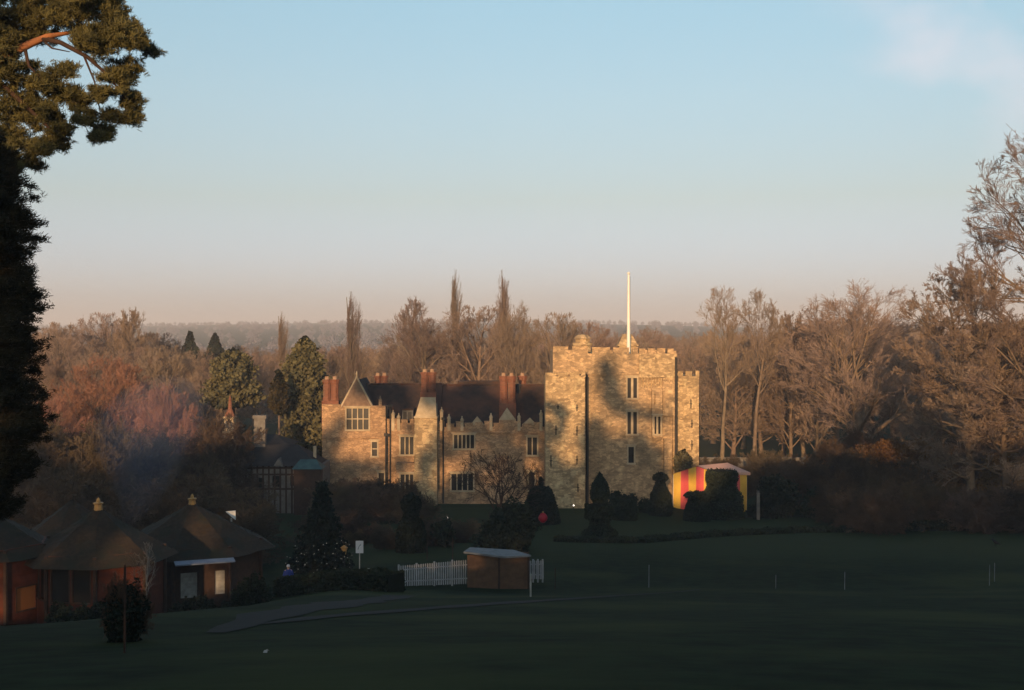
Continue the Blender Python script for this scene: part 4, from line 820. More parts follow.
def topiary(name, label, px, Y, rows, seed, base_py=None, name_leaf='yew', group=None):
    """clipped yew: rows = (py, half width in px) from the top down"""
    Y = gp(px, rows[-1][0]-1).y if rows[-1][0] > 513 else Y; rng = np.random.default_rng(seed); x = X(px, Y); g = G(x, Y); s = Y/F
    prof = sorted([(Z(py, Y) - g, hw*s) for py, hw in rows]); prof[0] = (-.15, prof[0][1])
    zs = np.linspace(prof[0][0], prof[-1][0], max(10, int((prof[-1][0])/.12))); rs = np.interp(zs, [p[0] for p in prof], [p[1] for p in prof])
    n = 28; V = []; Fq = []
    for i, (z, r) in enumerate(zip(zs, rs)):
        for k in range(n): a = 2*np.pi*k/n; q = r*.94*(1+rng.normal()*.025); V.append((q*np.cos(a), q*np.sin(a), z+rng.normal()*.015))
    for i in range(len(zs)-1):
        for k in range(n): Fq.append((i*n+k, i*n+(k+1)%n, (i+1)*n+(k+1)%n, (i+1)*n+k))
    for k in range(0, n-1, 1): Fq.append(((len(zs)-1)*n, (len(zs)-1)*n+k, (len(zs)-1)*n+(k+1)%n, (len(zs)-1)*n+(k+1)%n)) if False else None
    top = len(V); V.append((0,0,zs[-1]+.02)); Fq += [((len(zs)-1)*n+k, (len(zs)-1)*n+(k+1)%n, top, top) for k in range(n)]
    w_ = rs + .05; pz = rng.choice(len(zs), 5200, p=w_/w_.sum()); a = rng.uniform(0, 6.283, 5200); r = rs[pz]*rng.uniform(.93,1.06,5200); step = zs[1]-zs[0]
    C = np.stack([r*np.cos(a), r*np.sin(a), zs[pz]+rng.uniform(-.6,.6,5200)*step], 1); VL, FL = quads(C, .075, rng)
    root = thing(name, label, 'topiary', (x, Y, g), 0, group)
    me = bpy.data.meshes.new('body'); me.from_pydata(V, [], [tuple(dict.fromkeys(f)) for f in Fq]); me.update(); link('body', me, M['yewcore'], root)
    npmesh('leaves', VL, FL, M[name_leaf], root); return root
topiary('topiary', 'dome-shaped clipped yew with a small stub on top and a red ornament', 541, 113, [(477.5,1.2),(480,2.2),(486,2.2),(486.6,7),(490,10.5),(500,14),(510,16.5),(520,18.5),(525,18.5)], 1)
topiary('topiary', 'stepped clipped yew with a leaning cone head in front of the castle tower', 600, 110, [(473,1),(478,4),(484,7.5),(492,9.5),(498,9),(502,6.5),(504,6.5),(505,14.5),(518,14.5),(519.5,9),(526,10),(530,12.5),(531.5,17),(538,17)], 2)
topiary('topiary', 'low square clipped yew beside the stepped yew', 624, 113, [(500,9),(502,12),(517,12.5),(521,12.5)], 3)
topiary('topiary', 'mushroom-capped clipped yew just left of the striped marquee', 660.5, 119, [(473,2),(475,6),(477.5,8),(479,7.5),(480.5,4.5),(485,5),(489,6.5),(494,9.5),(503,10.5),(506,10.5)], 4)
topiary('topiary', 'broad flat-topped clipped yew hiding the front of the striped marquee', 722, 117.5, [(470.5,14),(473,15.5),(478,16),(484,14),(489,15),(494,19.5),(499,20.5),(512,21)], 5)
topiary('topiary', 'small clipped yew with a beaked head before the marquee corner', 697, 110, [(491.5,2),(493,10),(496,13),(498,8),(501,8.5),(506,10.5),(514,12.5),(522,13)], 6)
topiary('topiary', 'bird-shaped clipped yew with a round head in front of the chimney bay', 411, 104, [(494,2),(497,7),(503,10),(509,9.5),(513,7),(517,7.5),(524,12),(532,14),(545,15),(553,15)], 7)
def bush(px0, px1, pyt, pyb, Y, label, seed, m='yew', group=None, name='evergreen_bush', per=140, size=.11):
    Y = gp((px0+px1)/2, pyb-1).y if pyb > 515 and Y > 70 else Y; x0, x1 = X(px0,Y), X(px1,Y); c = (x0+x1)/2; g = G(c, Y); h = Z(pyt,Y)-g; w_ = (x1-x0)/2; rr = random.Random(seed); n = max(3, int(w_*2/ max(.5, h*.45)))
    L = []
    for i in range(n*2):
        r = h*rr.uniform(.30,.42); L.append((rr.uniform(-w_+r*.7, w_-r*.7) if w_ > r else 0, rr.uniform(-.5,.5)*min(w_,1.5), rr.uniform(r*.5, h-r*.9), r, 1, 1, 1))
    return leafy(name, label, 'bush', (c, Y, g), L, per/ (size/.11)**2*4, size, m, seed=seed, group=group)
bush(478, 531, 497, 553, 103, 'wide dark evergreen bush beneath the leafless forked tree', 11)
bush(747, 803, 474, 519, 112, 'big rounded dark bush right of the striped marquee', 12)
bush(746, 776, 501, 520, 110, 'small dark bush at the foot of the stone gate pier', 19)
bush(800, 838, 487, 519, 113, 'lower dark bush joining the big rounded bush beyond the marquee', 13)
bush(426, 456, 520, 548, 98, 'low dark evergreen bush between bird-shaped yew and wide bush', 14)
bush(640, 672, 497, 514, 121, 'low dark bush at the foot of the tower beside the mushroom yew', 15)
bush(602, 640, 492, 508, 124.5, 'low dark bush along the base of the castle tower wall', 16)
# hedges
def hedge(pts, h, w_, label, seed, m='yew', size=.09, per=160):
    rng = np.random.default_rng(seed); P = [gp(*p) if len(p) == 2 else Vector((X(p[0],p[1]), p[1], G(X(p[0],p[1]),p[1]))) for p in pts]; C = []; core = MB()
    for a, b in zip(P, P[1:]):
        u = (b-a).normalized(); nn = Vector((u.y,-u.x,0)); L = (b-a).length; n = int(L*per*(h*2+w_))
        t = rng.random(n); k = rng.random(n)*(2*h+w_); f = rng.choice([-1,1], n)
        for ti, ki in zip(t, k):
            p = a.lerp(b, ti)
            if ki < h: o, z = w_/2, ki
            elif ki < h+w_: o, z = ki-h-w_/2, h
            else: o, z = -w_/2, ki-h-w_
            wob = .05*math.sin(p.x*2.3)+.04*math.sin(p.x*5.1+1); q = p + nn*(o*(1+rng.normal()*.07)); C.append((q.x, q.y, G(p.x,p.y) + z*(1+wob/h) + rng.normal()*.03))
        m_ = max(2, int(L)); 
        for i in range(m_):
            c0, c1 = a.lerp(b, i/m_), a.lerp(b, (i+1)/m_); q = []
            for c in (c0, c1): q += [tuple(c+nn*s*w_*.44 + Vector((0,0,zz))) for s, zz in ((-1,-.3),(1,-.3),(1,h*.94),(-1,h*.94))]
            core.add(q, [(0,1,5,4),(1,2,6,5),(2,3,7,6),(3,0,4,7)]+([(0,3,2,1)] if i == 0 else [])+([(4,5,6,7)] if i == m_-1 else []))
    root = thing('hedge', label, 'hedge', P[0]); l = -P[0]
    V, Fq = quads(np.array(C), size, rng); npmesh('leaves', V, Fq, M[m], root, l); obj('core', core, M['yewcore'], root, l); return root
hedge([(282, 596), (396, 592.5)], 1.0, 1.1, 'dark clipped hedge along the tarmac path below the white sign', 21)
hedge([(556, 541), (640, 543), (720, 536), (800, 532), (884, 531)], .32, 1.5, 'long low leafy strip standing in for the dark shaded bank at the far edge of the big lawn', 22, per=130, size=.07)  # low dark strip of leaves standing in for the bank's shaded grass
hedge([(884, 531), (960, 530), (1060, 533)], .8, 1.4, 'dark low hedge on the right beneath the bare roadside trees', 23, per=60, size=.12)
# Christmas tree
cx = X(322, 80); cg = G(cx, 80); ch = Z(479, 80) - cg; rng = np.random.default_rng(31)
xt = thing('christmas_tree', 'dark fir tree with white fairy lights around its lower half', 'tree', (cx, 80, cg))
C = []; Br = MB(); tips = []
for i in range(46):
    t = i/46; z = .35 + (ch-.5)*t; r = 2.25*(1-t)**.9 + .12; nb = 12 if t < .8 else 7
    for k in range(nb):
        a = 2*np.pi*(k+rng.random()*.7)/nb + i*.9; rr = r*rng.uniform(.55,1.18); dz = -.16*rr
        tips.append((rr*np.cos(a), rr*np.sin(a), z+dz*1.0+.25*(rr/2.2), t)); m_ = int(14*rr+4); s = rng.uniform(.15,1,m_)
        sp_ = (1-s)*.16+.05
        C.append(np.stack([rr*s*np.cos(a)+rng.normal(size=m_)*sp_, rr*s*np.sin(a)+rng.normal(size=m_)*sp_, z+dz*s*1.3+.25*(rr/2.2)*s+rng.normal(size=m_)*.05], 1))
V, Fq = quads(np.concatenate(C), .085, rng, aspect=1.5); npmesh('crown', V, Fq, M['fir'], xt)
mb = MB(); mb.tube([(0,0,-.2),(0,0,ch)], [.13,.02], 7); obj('trunk', mb, M['bark'], xt)
mb = MB(); rs = [t for t in tips if t[3] < .36 and t[1] < .9]; random.Random(5).shuffle(rs)
for (a, b, c, t) in rs[:80]: 
    r = random.uniform(.018,.036); q = (a*1.02, b*1.02, c+.02); mb.add([(q[0]-r,q[1],q[2]),(q[0]+r,q[1],q[2]),(q[0],q[1]-r,q[2]),(q[0],q[1]+r,q[2]),(q[0],q[1],q[2]-r),(q[0],q[1],q[2]+r)], [(0,2,5),(2,1,5),(1,3,5),(3,0,5),(2,0,4),(1,2,4),(3,1,4),(0,3,4)])
fl = obj('fairy_lights', mb, M['bulb'], xt); fl['kind'] = 'stuff'
lp_ = at(344, 550, 79.5); lg = G(lp_.x, 79.5); lr = thing('garden_lantern', 'dim yellowish lantern on a post right of the fairy-lit fir', 'lantern', (lp_.x, 79.5, lg))
mb = MB(); mb.tube([(lp_.x,79.5,lg-.1),(lp_.x,79.5,lp_.z-.3)], .05, 6); world('post', mb, M['iron'], lr); mb = MB(); mb.lathe([(-.3,.12),(.1,.2),(.14,.26),(.3,.05)], 6, tuple(lp_)); world('lantern_head', mb, M['finial'], lr)

# evergreens behind, left of the castle
def ev(px, pyt, pyb, Y, halfw, label, seed, m='cedar', layers=9, size=.16, name='evergreen_tree', prof=None, n=9000, rag=.16):
    """a dense evergreen: leaf faces on and under an uneven layered outline, prof(t) the half width from foot (0) to tip (1)"""
    x = X(px,Y); g = G(x,Y); h = Z(pyt,Y)-g; zb = max(.5, Z(pyb,Y)-g); W = halfw*Y/F; rng = np.random.default_rng(seed); ph = rng.uniform(0, 6.28, 6)
    t = rng.random(n); wv = np.array([prof(q) for q in t]); keep = rng.random(n) < wv/wv.max()*.9+.1; t, wv = t[keep], wv[keep]; a = rng.uniform(0, 6.283, len(t))
    lay = (t*layers + .35*np.sin(3*a+ph[0]) + .2*np.sin(7*a+ph[1])) % 1
    rr_ = W*wv*(1 - rag*1.3*lay + rag*.8*np.sin(2*a+ph[2]+t*9) + rag*.7*np.sin(5*a+ph[3]-t*17) + rag*.3*rng.normal(size=len(t)))*(.55+.45*rng.random(len(t))**.35)
    C = np.stack([rr_*np.cos(a), rr_*np.sin(a), zb+(h-zb)*t - .10*rr_ + rng.normal(size=len(t))*.12], 1); V, Fq = quads(C, size, rng, aspect=1.3)
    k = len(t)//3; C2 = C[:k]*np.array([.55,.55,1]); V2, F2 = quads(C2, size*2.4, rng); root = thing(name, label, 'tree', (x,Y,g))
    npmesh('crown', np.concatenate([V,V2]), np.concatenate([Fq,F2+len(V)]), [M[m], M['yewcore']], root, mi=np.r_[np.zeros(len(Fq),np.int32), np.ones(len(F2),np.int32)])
    mb = MB(); mb.tube([(0,0,-.3),(0,0,h*.9)], [.45*W/3+.08,.05], 8); obj('trunk', mb, M['bark'], root); return root
ev(305, 338, 478, 138, 25, 'tall dense olive-green evergreen tree against the castle\'s left end', 41, layers=11, n=17000, rag=.30, prof=lambda t: (.80+.2*math.sin(t*5)) if t < .62 else max(.05, 1.0*math.sqrt(max(0,1-((t-.62)/.38)**2))*.82))
ev(233, 351, 404, 148, 25, 'broad olive evergreen tree behind the clock turret', 42, layers=4, n=9000, rag=.34, prof=lambda t: max(.08, math.sqrt(max(0, 1-(abs(t-.35)/.66)**2))))
ev(279, 374, 411, 133, 10, 'small very dark evergreen tree beside the tall olive evergreen', 43, 'darkpine', layers=4, n=4200, prof=lambda t: max(.1, math.sin(math.pi*min(1,t*.85+.15))), rag=.3)
for px, t, hw, s in ((190,333,15,44),(215,334,18,45)): ev(px, t, 372, 235, hw, ('narrower of the two' if s == 44 else 'broader of the two')+' dark pointed conifers on the hazy left skyline', s, 'yew', layers=8, n=5000, size=.25, prof=lambda t: max(.04, 1-t**1.3), name='conifer_tree')
ev(683, 452, 472, 126, 9, 'small round shrub at the foot of the slender castle turret', 46, 'cedar', layers=2, n=2600, size=.10, name='evergreen_shrub', prof=lambda t: max(.1, math.sqrt(max(0, 1-(abs(t-.4)/.62)**2))))

# ------------------------------------------------------------------ the near pine at the left edge
def pine():
    rng = np.random.default_rng(51); Y = 30.0; x0 = X(-75,Y); g = G(x0,Y); root = thing('pine_tree', 'big pine at the left edge with an overhanging sunlit branch and orange bark', 'tree', (x0,Y,g))
    P = lambda px, py, dy=0: at(px, py, Y).__add__(Vector((0,dy,0)))
    mb = MB(); mb.tube([(x0,Y,g-.3),(x0+.1,Y+.1,g+6),(x0+.5,Y,Z(60,Y)),(x0+.4,Y,Z(-120,Y))], [.48,.40,.27,.10], 12)
    limbs = [([P(-72,120),P(-20,75,-.2),P(25,52,-.3),P(52,40,-.3),P(70,32,.1),P(85,25,.3)],[.20,.16,.11,.075,.04,.02]), ([P(48,42,-.3),P(66,46,-.3),P(92,60,-.3),P(112,78,-.2),P(125,98,0)],[.075,.06,.05,.035,.015]), ([P(50,45,-.3),P(58,52,-.35),P(76,56,-.4)],[.03,.022,.012]),
             ([P(88,57,-.3),P(98,84,-.2),P(100,110,0)],[.03,.02,.01]), ([P(-10,72,-.2),P(20,100,0),P(48,128,.2),P(60,148,.2)],[.08,.06,.035,.015]), ([P(30,50,-.3),P(36,70,-.4),P(60,95,-.3)],[.05,.035,.015]), ([P(-72,200),P(-10,190,.2),P(20,182,.3)],[.12,.07,.02]), ([P(-72,20),P(0,10,.3),P(45,5,.4),P(80,6,.4)],[.12,.07,.04,.02])]
    mb2 = MB()
    for i_, (pts, r) in enumerate(limbs): (mb if i_ in (0,7) else mb2).tube(pts, r, 8)  # outer limbs go dark brown, standing in for shade under the foliage
    L = [(18,22,30),(48,10,26),(72,14,24),(96,16,24),(116,24,20),(130,42,17),(140,47,10),(147,48,7),(108,46,22),(92,40,17),(124,66,16),(116,84,15),(128,98,11),(130,114,9),(106,98,10),(112,116,9),(102,131,8),(108,140,5),
         (8,66,26),(26,80,22),(50,84,17),(66,92,15),(80,102,13),(88,118,11),(92,132,7),(74,76,9),(10,106,22),(32,112,18),(54,114,13),(62,128,9),(58,142,9),(50,152,8),(38,148,10),(30,162,9),(22,170,7),(44,135,9),(10,140,18),(14,158,11),(-8,40,34),(-30,90,36),(-20,130,30),(34,30,10),(20,45,12),(-10,5,30),(70,2,15),(110,6,12)]
    tufts = []; twigs = MB()
    for (px, py, r) in L:
        c = P(px, py, rng.uniform(-.5,.5)); rr = r*Y/F; ns = int(6 + 34*rr*rr/.4); d = nrm(rng.normal(size=(ns,3))); sc_ = np.array(c) + d*(rr*(.25+.75*rng.random(ns)**.55))[:,None]*np.array([1,1.2,.85])
        n = ns*13; tufts.append(np.repeat(sc_, 13, 0) + rng.normal(size=(n,3))*np.array([.085,.085,.035]))
        for j in range(max(3, int(rr*9))):
            e = Vector(tufts[-1][rng.integers(n)]); m_ = (Vector(c)+e)/2 + Vector((0,0,-.05)); twigs.tube([c + Vector((0,0,-rr*.3)), m_, e], [.014,.010,.005], 4)
    T = np.concatenate(tufts); n = len(T); k = 14
    axis = nrm(rng.normal(size=(n,3))*.7 + np.array([.15,-.1,.55])); D = nrm(axis[:,None,:] + rng.normal(size=(n,k,3))*.55); Ln = rng.uniform(.09,.15,(n,k,1)); side = nrm(np.cross(D, rng.normal(size=(n,k,3))))*.008
    base = T[:,None,:] + rng.normal(size=(n,k,3))*.025; V = np.stack([base-side, base+side, base+D*Ln+side*.6, base+D*Ln-side*.6], 2).reshape(-1,3)
    l = -root.location; npmesh('crown', V, np.arange(n*k*4).reshape(-1,4), M['pine'], root, l); obj('trunk', mb, M['pinebark'], root, l, True); obj('limbs', mb2, M['oak'], root, l, True); obj('sprays', twigs, M['bark'], root, l)
    # the dark conifer below
    Y2 = 27.0; x1 = X(-60,Y2); g2 = G(x1,Y2); r2 = thing('conifer_tree', 'dark conifer on the left edge beneath the pine, mostly in shade', 'tree', (x1,Y2,g2))
    prof = [(150,8),(165,18),(185,26),(205,30),(225,36),(240,32),(255,24),(264,19),(272,30),(285,37),(300,43),(312,38),(322,40),(332,36),(345,33),(352,30),(368,32),(380,28),(392,34),(402,34),(412,40),(421,52),(428,44),(436,36),(450,33),(462,34),(474,28),(488,20),(500,12),(515,4)]
    mb = MB(); mb.tube([(x1,Y2,g2-.3),(x1,Y2,Z(120,Y2))], [.35,.08], 10); tuf = []
    rs = random.Random(9)
    for py in range(140, 522, 6):
        ex = np.interp(py, [p[0] for p in prof], [p[1] for p in prof]) if py < 515 else 2 - (py-515)*.1
        for j in range(4):
            ex2 = ex-6; e = ex2*rs.uniform(.7,1.0) if j else ex2; dyy = rs.uniform(-1.4,1.4) if j else 0; tip = at(e-2, py+rs.uniform(-4,3), Y2) + Vector((0,dyy,0)); st = Vector((x1, Y2, tip.z + rs.uniform(-.15,.5)))
            mb.tube([st, st.lerp(tip,.6)+Vector((0,0,-.12)), tip], [.035,.02,.006], 4); m_ = 95
            s = np.array([rs.random()**.6 for _ in range(m_)])[:,None]; a, b = np.array(st), np.array(tip); pts = a + (b-a)*s; pts[:,2] -= .12*4*(s*(1-s))[:,0]*.8
            tuf.append(pts + rng.normal(size=(m_,3))*np.array([.07,.2,.075])*(1.3-s*.7))
    T = np.concatenate(tuf); n = len(T); k = 9; D = nrm(np.array([.6,-.1,.3]) + rng.normal(size=(n,k,3))*.5); Ln = rng.uniform(.06,.12,(n,k,1)); side = nrm(np.cross(D, rng.normal(size=(n,k,3))))*.009
    base = T[:,None,:] + rng.normal(size=(n,k,3))*.03; V = np.stack([base-side, base+side, base+D*Ln+side*.6, base+D*Ln-side*.6], 2).reshape(-1,3)
    l = -r2.location; npmesh('crown', V, np.arange(n*k*4).reshape(-1,4), M['darkpine'], r2, l); obj('trunk', mb, M['bark'], r2, l)
pine()

# ------------------------------------------------------------------ bare trees
# near spreading trees at the right edge
def big_tree(px, pytop, Y, label, seed, name='bare_tree', wide=1.0, key=None, **kw):
    rng = np.random.default_rng(seed); x = X(px,Y); g = G(x,Y); H = (Z(pytop,Y)-g); lv = skeleton(rng, H=H, **kw); (v0,f0),(v1,f1) = tree_mesh_parts(lv, 3)
    top = np.percentile(v1[:,2], 99.8); s = H/top; root = thing(name, label, 'tree', (x,Y,g-.1)); root.scale = (s*wide,s*wide,s)
    npmesh('trunk', v0, f0, M['bark'], root, smooth_=True); npmesh('crown', v1, f1, M['twig'], root)
big_tree(1060, 132, 112, 'very tall bare tree leaving the frame at the right edge', 63, r0=.55, env=(19, 10.5, 15), limbs=36, kids=(9,8,8,6), ratio=(1,.54,.5,.48,.6), ang=(58,40,34,30,26), trop=(0,.04,.04,.04,.04), curl=(.05,.09,.10,.08,.06), t0=.15, trunk_top=.9, minr=.014)
big_tree(972, 268, 118, 'bare tree with flat layered boughs leaning left of the tallest right tree', 64, r0=.4, env=(11, 7.2, 10), limbs=28, kids=(10,8,7,6), ratio=(1,.52,.48,.48,.6), ang=(72,40,34,30,26), trop=(0,.015,.02,.03,.03), curl=(.06,.10,.10,.08,.06), t0=.15, trunk_top=.72, minr=.013)
place('layer', 1010, 320, 116, 'low rusty brown tree under the tallest bare tree on the right', wx=1.1)
WOOD = 'bare trees of the hazy wood'
# named trees of the skyline
for a in [('fan',722,287,150,'left one of the twin slim-topped bare trees right of the tower',.75),('fan',754,290,153,'right one of the twin slim-topped bare trees right of the tower',.75),
          ('lime',790,312,160,'pale bare tree between the twin tops and the big round crown',.8),('lime',818,318,156,'slim bare tree just left of the big round crown on the right',.7),
          ('beech',866,284,146,'big round-crowned bare tree on the right skyline',1.2),
          ('oak',420,318,178,'wide bare tree behind the castle left of the sharp poplar',1.0),('oak',478,305,176,'broad bare tree with pale limbs behind the castle roof',.95),('lime',412,297,184,'bare tree with a two-pronged top behind the castle roof',.6),
          ('beech',522,304,172,'bare tree with a ragged top right of the tallest middle poplar',.6),('oak',556,312,168,'bare tree rising just behind the left corner of the tower',.7),('oak',592,322,180,'low bare tree behind the tower lantern',.8),
          ('poplar',355,296,176,'poplar left of the castle roof, standing alone',.72),('poplar',457,275,185,'poplar with a needle-sharp tip above the wood',.55),('poplar',503,275,178,'poplar standing right of the needle-sharp one',.62),('poplar',284,315,188,'short pinkish poplar left of the tall olive evergreen',.6),
          ('oak',100,312,190,'hazy bare tree topmost on the far left skyline',.7),('lime',132,308,186,'bare tree with wispy top above the reddish round tree',.7),('oak',62,322,178,'hazy bare tree beside the dark conifer at the left edge',.9),
          ('oak',168,345,165,'brown bare tree between the reddish round tree and the pointed conifers',.9),('oak',205,372,155,'bare brown tree below the pointed conifers',.9)]:
    key, px, t, Y, lab, wx = a; place(key, px, t, Y, lab, wx=wx)
place('willow', 105, 357, 140, 'large round reddish tree on the left catching the low sun', wx=.92)
place('willow', 165, 385, 132, 'lower brownish round tree in front of the reddish one', wx=.66)
place('willow', 52, 398, 126, 'reddish round tree lowest on the left beside the dark conifer', wx=.8)
rr = random.Random(77)
gl = {'l': 'bare brown tree of the hazy wood left of the castle', 'm': 'bare brown tree of the hazy wood behind the castle', 'r': 'bare brown tree of the hazy wood right of the castle'}
for row, (Y0, Y1, t0, t1, step) in enumerate(((165,180,345,366,30),(185,215,330,350,24),(225,280,326,342,22),(290,380,330,342,19))):
    px = -60
    while px < 1090:
        if not (row < 1 and (210 < px < 320 or 330 < px < 700)):
            Y = rr.uniform(Y0,Y1); k = rr.choice(('oak','lime','beech','layer','oak')); t = rr.uniform(t0,t1)
            if px < 30: t = max(t, 350)
            if 160 < px < 400 and t < 343: t = rr.uniform(344, 356)
            if px > 800: t -= 10
            z = 'l' if px < 320 else ('m' if px < 700 else 'r'); place(k, px, t, Y, gl[z], WOOD + {'l':' on the left','m':' behind the castle','r':' on the right'}[z], wx=rr.uniform(.8,1.15))
        px += step*rr.uniform(.7,1.3)
# shrubs: right bank, left bank and castle garden
def shrubs(n, pxr, ytr, Yr, label, group, seed, wx=(.9,1.5), px_gap=True):
    q = random.Random(seed)
    for i in range(n):
        px = pxr[0]+(pxr[1]-pxr[0])*(i+q.random())/n; Y = q.uniform(*Yr)
        if 930 < px < 992 and Y < 137 and ytr[0] < 475 and px_gap: continue
        place('shrub', px, q.uniform(*ytr), Y, label, group, wx=q.uniform(*wx))
shrubs(12, (702,826), (446,468), (136,148), 'low brown leafless shrub before the garden wall right of the castle', 'low shrubs before the garden wall', 80)
shrubs(14, (830,1060), (428,458), (138,150), 'brown leafless shrub at the edge of the wood near the right frame edge', 'shrubs along the wood edge', 81)
shrubs(18, (800,1060), (436,474), (118,132), 'dark leafless shrub on the bank beyond the big lawn', 'shrubs on the right bank', 82)
shrubs(16, (835,1060), (478,502), (104,114), 'low dark leafless shrub near the lawn hedge on the right', 'low shrubs by the lawn hedge', 83)
shrubs(14, (322,412), (478,496), (110,122), 'leafless garden shrub in the shaded beds below the gabled block', 'garden shrubs below the gabled block', 84, (1,1.6))
shrubs(10, (330,470), (510,535), (92,102), 'low leafless garden shrub in the dark beds behind the fence', 'garden shrubs behind the fence', 85, (1.2,1.8))
shrubs(20, (5,205), (418,470), (104,124), 'dark leafless shrub in the shaded thicket behind the huts', 'thicket behind the huts', 86, (.7,1.1))
shrubs(14, (0,250), (470,510), (84,98), 'low dark leafless shrub close behind the hut roofs', 'low shrubs behind the huts', 87, (1,1.5))
for px0_, px1_, pt_, Y_, lab_, sd_ in ((868,905,440,126,'rusty-leaved bush catching the last sun left of the garden house',171),(908,940,434,127,'taller rusty-leaved bush beside the garden house',172),(986,1030,446,124,'rusty-leaved bush at the frame edge right of the garden house',173),(826,860,452,128,'low rusty-leaved bush beneath the big round-crowned tree',174)):
    bush(px0_, px1_, pt_, 500, Y_, lab_, sd_, m='rustleaf', name='rusty_bush', size=.10)
# forked bare tree before the castle wall
big_tree(500, 450, 108, 'dark leafless forked tree in front of the castle wall', 66, r0=.22, env=(3.8, 4.8, 3.6), limbs=13, kids=(6,5,4), ratio=(1,.5,.5,.5), ang=(50,38,40,40), trop=(0,.05,.05,.05), curl=(.12,.16,.18,.2), t0=.12, trunk_top=.5, minr=.02)
# young trees near the huts
big_tree(146, 540, 58, 'slim white-barked birch beside the reddish hut', 67, r0=.045, env=(2.4, .9, 2.0), limbs=12, kids=(6,4), ratio=(1,.45,.5), ang=(38,36,36), trop=(0,.1,.08), curl=(.04,.1,.15), t0=.35, trunk_top=.98, minr=.006)
bi = [o for o in S.objects if o.get('label', '').startswith('slim white-barked')][0]
for c in bi.children:
    if c.name.startswith('trunk'): c.data.materials[0] = M['birch']
for o_ in [o for o in S.objects if o.get('label', '').startswith('dark leafless forked')]:
    for c in o_.children: c.data.materials[0] = M['oak']  # dark material puts the shade on this tree into its bark colour
big_tree(128, 548, 51, 'bare sapling behind its stake at the edge of the near lawn', 68, r0=.03, env=(2.2, .9, 1.8), limbs=12, kids=(6,4), ratio=(1,.45,.5), ang=(46,40,40), trop=(0,.08,.06), curl=(.05,.12,.15), t0=.3, trunk_top=.95, minr=.006)
stake(124, 565, 654, 'tall thin stake in front of the round bush on the near lawn', .022, 'oak')
bush(108, 140, 588, 645, gp(124,645).y+.8, 'ragged dark bush behind a thin stake on the near lawn', 71, m='fir', per=150, size=.03)
place('shrub', 124, 572, gp(124,645).y+.9, 'leafless shrub growing through the ragged bush behind the thin stake', wx=.5)
bush(170, 232, 596, 620, 64, 'dark low bush in front of the shuttered hut', 72, size=.08)
bush(225, 268, 574, 612, 65.2, 'dark bush at the right corner of the shuttered hut', 73, size=.08)
bush(30, 100, 604, 628, 59.5, 'dark low bush in front of the reddish hut', 74, size=.07)
# fallen pale leaf litter on the lawn
lp2 = gp(265, 654); mb = MB(); mb.add([(lp2.x-.04,lp2.y,lp2.z+.01),(lp2.x+.03,lp2.y,lp2.z+.01),(lp2.x+.03,lp2.y+.05,lp2.z+.05),(lp2.x-.03,lp2.y+.04,lp2.z+.04)], [(0,1,2,3)]); mb.add([(lp2.x-.04,lp2.y+.02,lp2.z+.02),(lp2.x+.02,lp2.y+.05,lp2.z+.06),(lp2.x+.05,lp2.y+.09,lp2.z+.02)], [(0,1,2)])
tag(obj('paper_scrap', mb, M['palewood']), 'scrap of white paper on the near lawn below the huts', 'litter')

# ------------------------------------------------------------------ right side: garden wall, water, far house
mb = MB(); y = 150; mb.box(X(700,y), X(1080,y), y, y+.5, -.3, Z(459,y)); mb.box(X(700,y), X(1080,y), y-.08, y+.58, Z(459,y)+.002, Z(457.5,y)); tag(obj('garden_wall', mb, M['plaster']), 'long low stone garden wall at the foot of the right-hand wood', 'wall')
mb = MB(); y = 135.5; xw0, xw1 = X(884,y), X(948,y); mb.add([(xw0,128,.10),(xw1,128,.10),(xw1,146,.10),(xw0,146,.10)], [(0,1,2,3)]); o = obj('water', mb, M['water']); o['kind'] = 'structure'
gh = thing('garden_house', 'small brick garden house with a tiled roof and a lit lamp on the far right', 'house', (X(962,138), 138, 0)); a, b = X(940,138), X(985,138)
mb = MB(); mb.wall((a,138,-.3),(1,0,0),(0,-1,0),b-a,Z(463,138)+.3,3.5,[(1.6,2.3,1.2,2.6),(3.2,4.0,.5,2.6)],.15); world('wall', mb, M['brick'], gh)
mb = MB(); mb.box(a+1.6,a+2.3,138.1,138.14,.9,2.3); mb.box(a+3.2,a+4.0,138.1,138.14,.2,2.3); world('pane', mb, M['glass'], gh)
mb = MB(); zt, zr = Z(462.6,138), Z(455,138); mb.add([(a-.4,137.6,zt),(b+.4,137.6,zt),(b+.4,139.7,zr),(a-.4,139.7,zr),(b+.4,142,zt),(a-.4,142,zt)], [(0,1,2,3),(3,2,4,5),(0,3,5),(1,4,2),(0,5,4,1)]); world('roof', mb, M['tile'], gh)
xx = X(962,137.5); mb = MB(); mb.lathe([(-.12,.03),(0,.13),(.12,.03)], 8, (xx,137.7,Z(460.5,137.5))); world('lamp', mb, M['warm2'], gh)
mb = MB(); gx = X(761.5,116); gg = G(gx,116); mb.box(gx-.42,gx-.14,116,116.28,gg-.2,Z(494,116)); mb.box(gx-.46,gx-.1,115.96,116.32,Z(494,116)+.002,Z(493,116)); mb.lathe([(0,.05),(.12,.15),(.2,.05)], 8, (gx-.28,116.14,Z(493,116))); tag(obj('gate_pier', mb, M['plaster']), 'pale stone gate pier beside the marquee and the big rounded bush', 'gate pier')
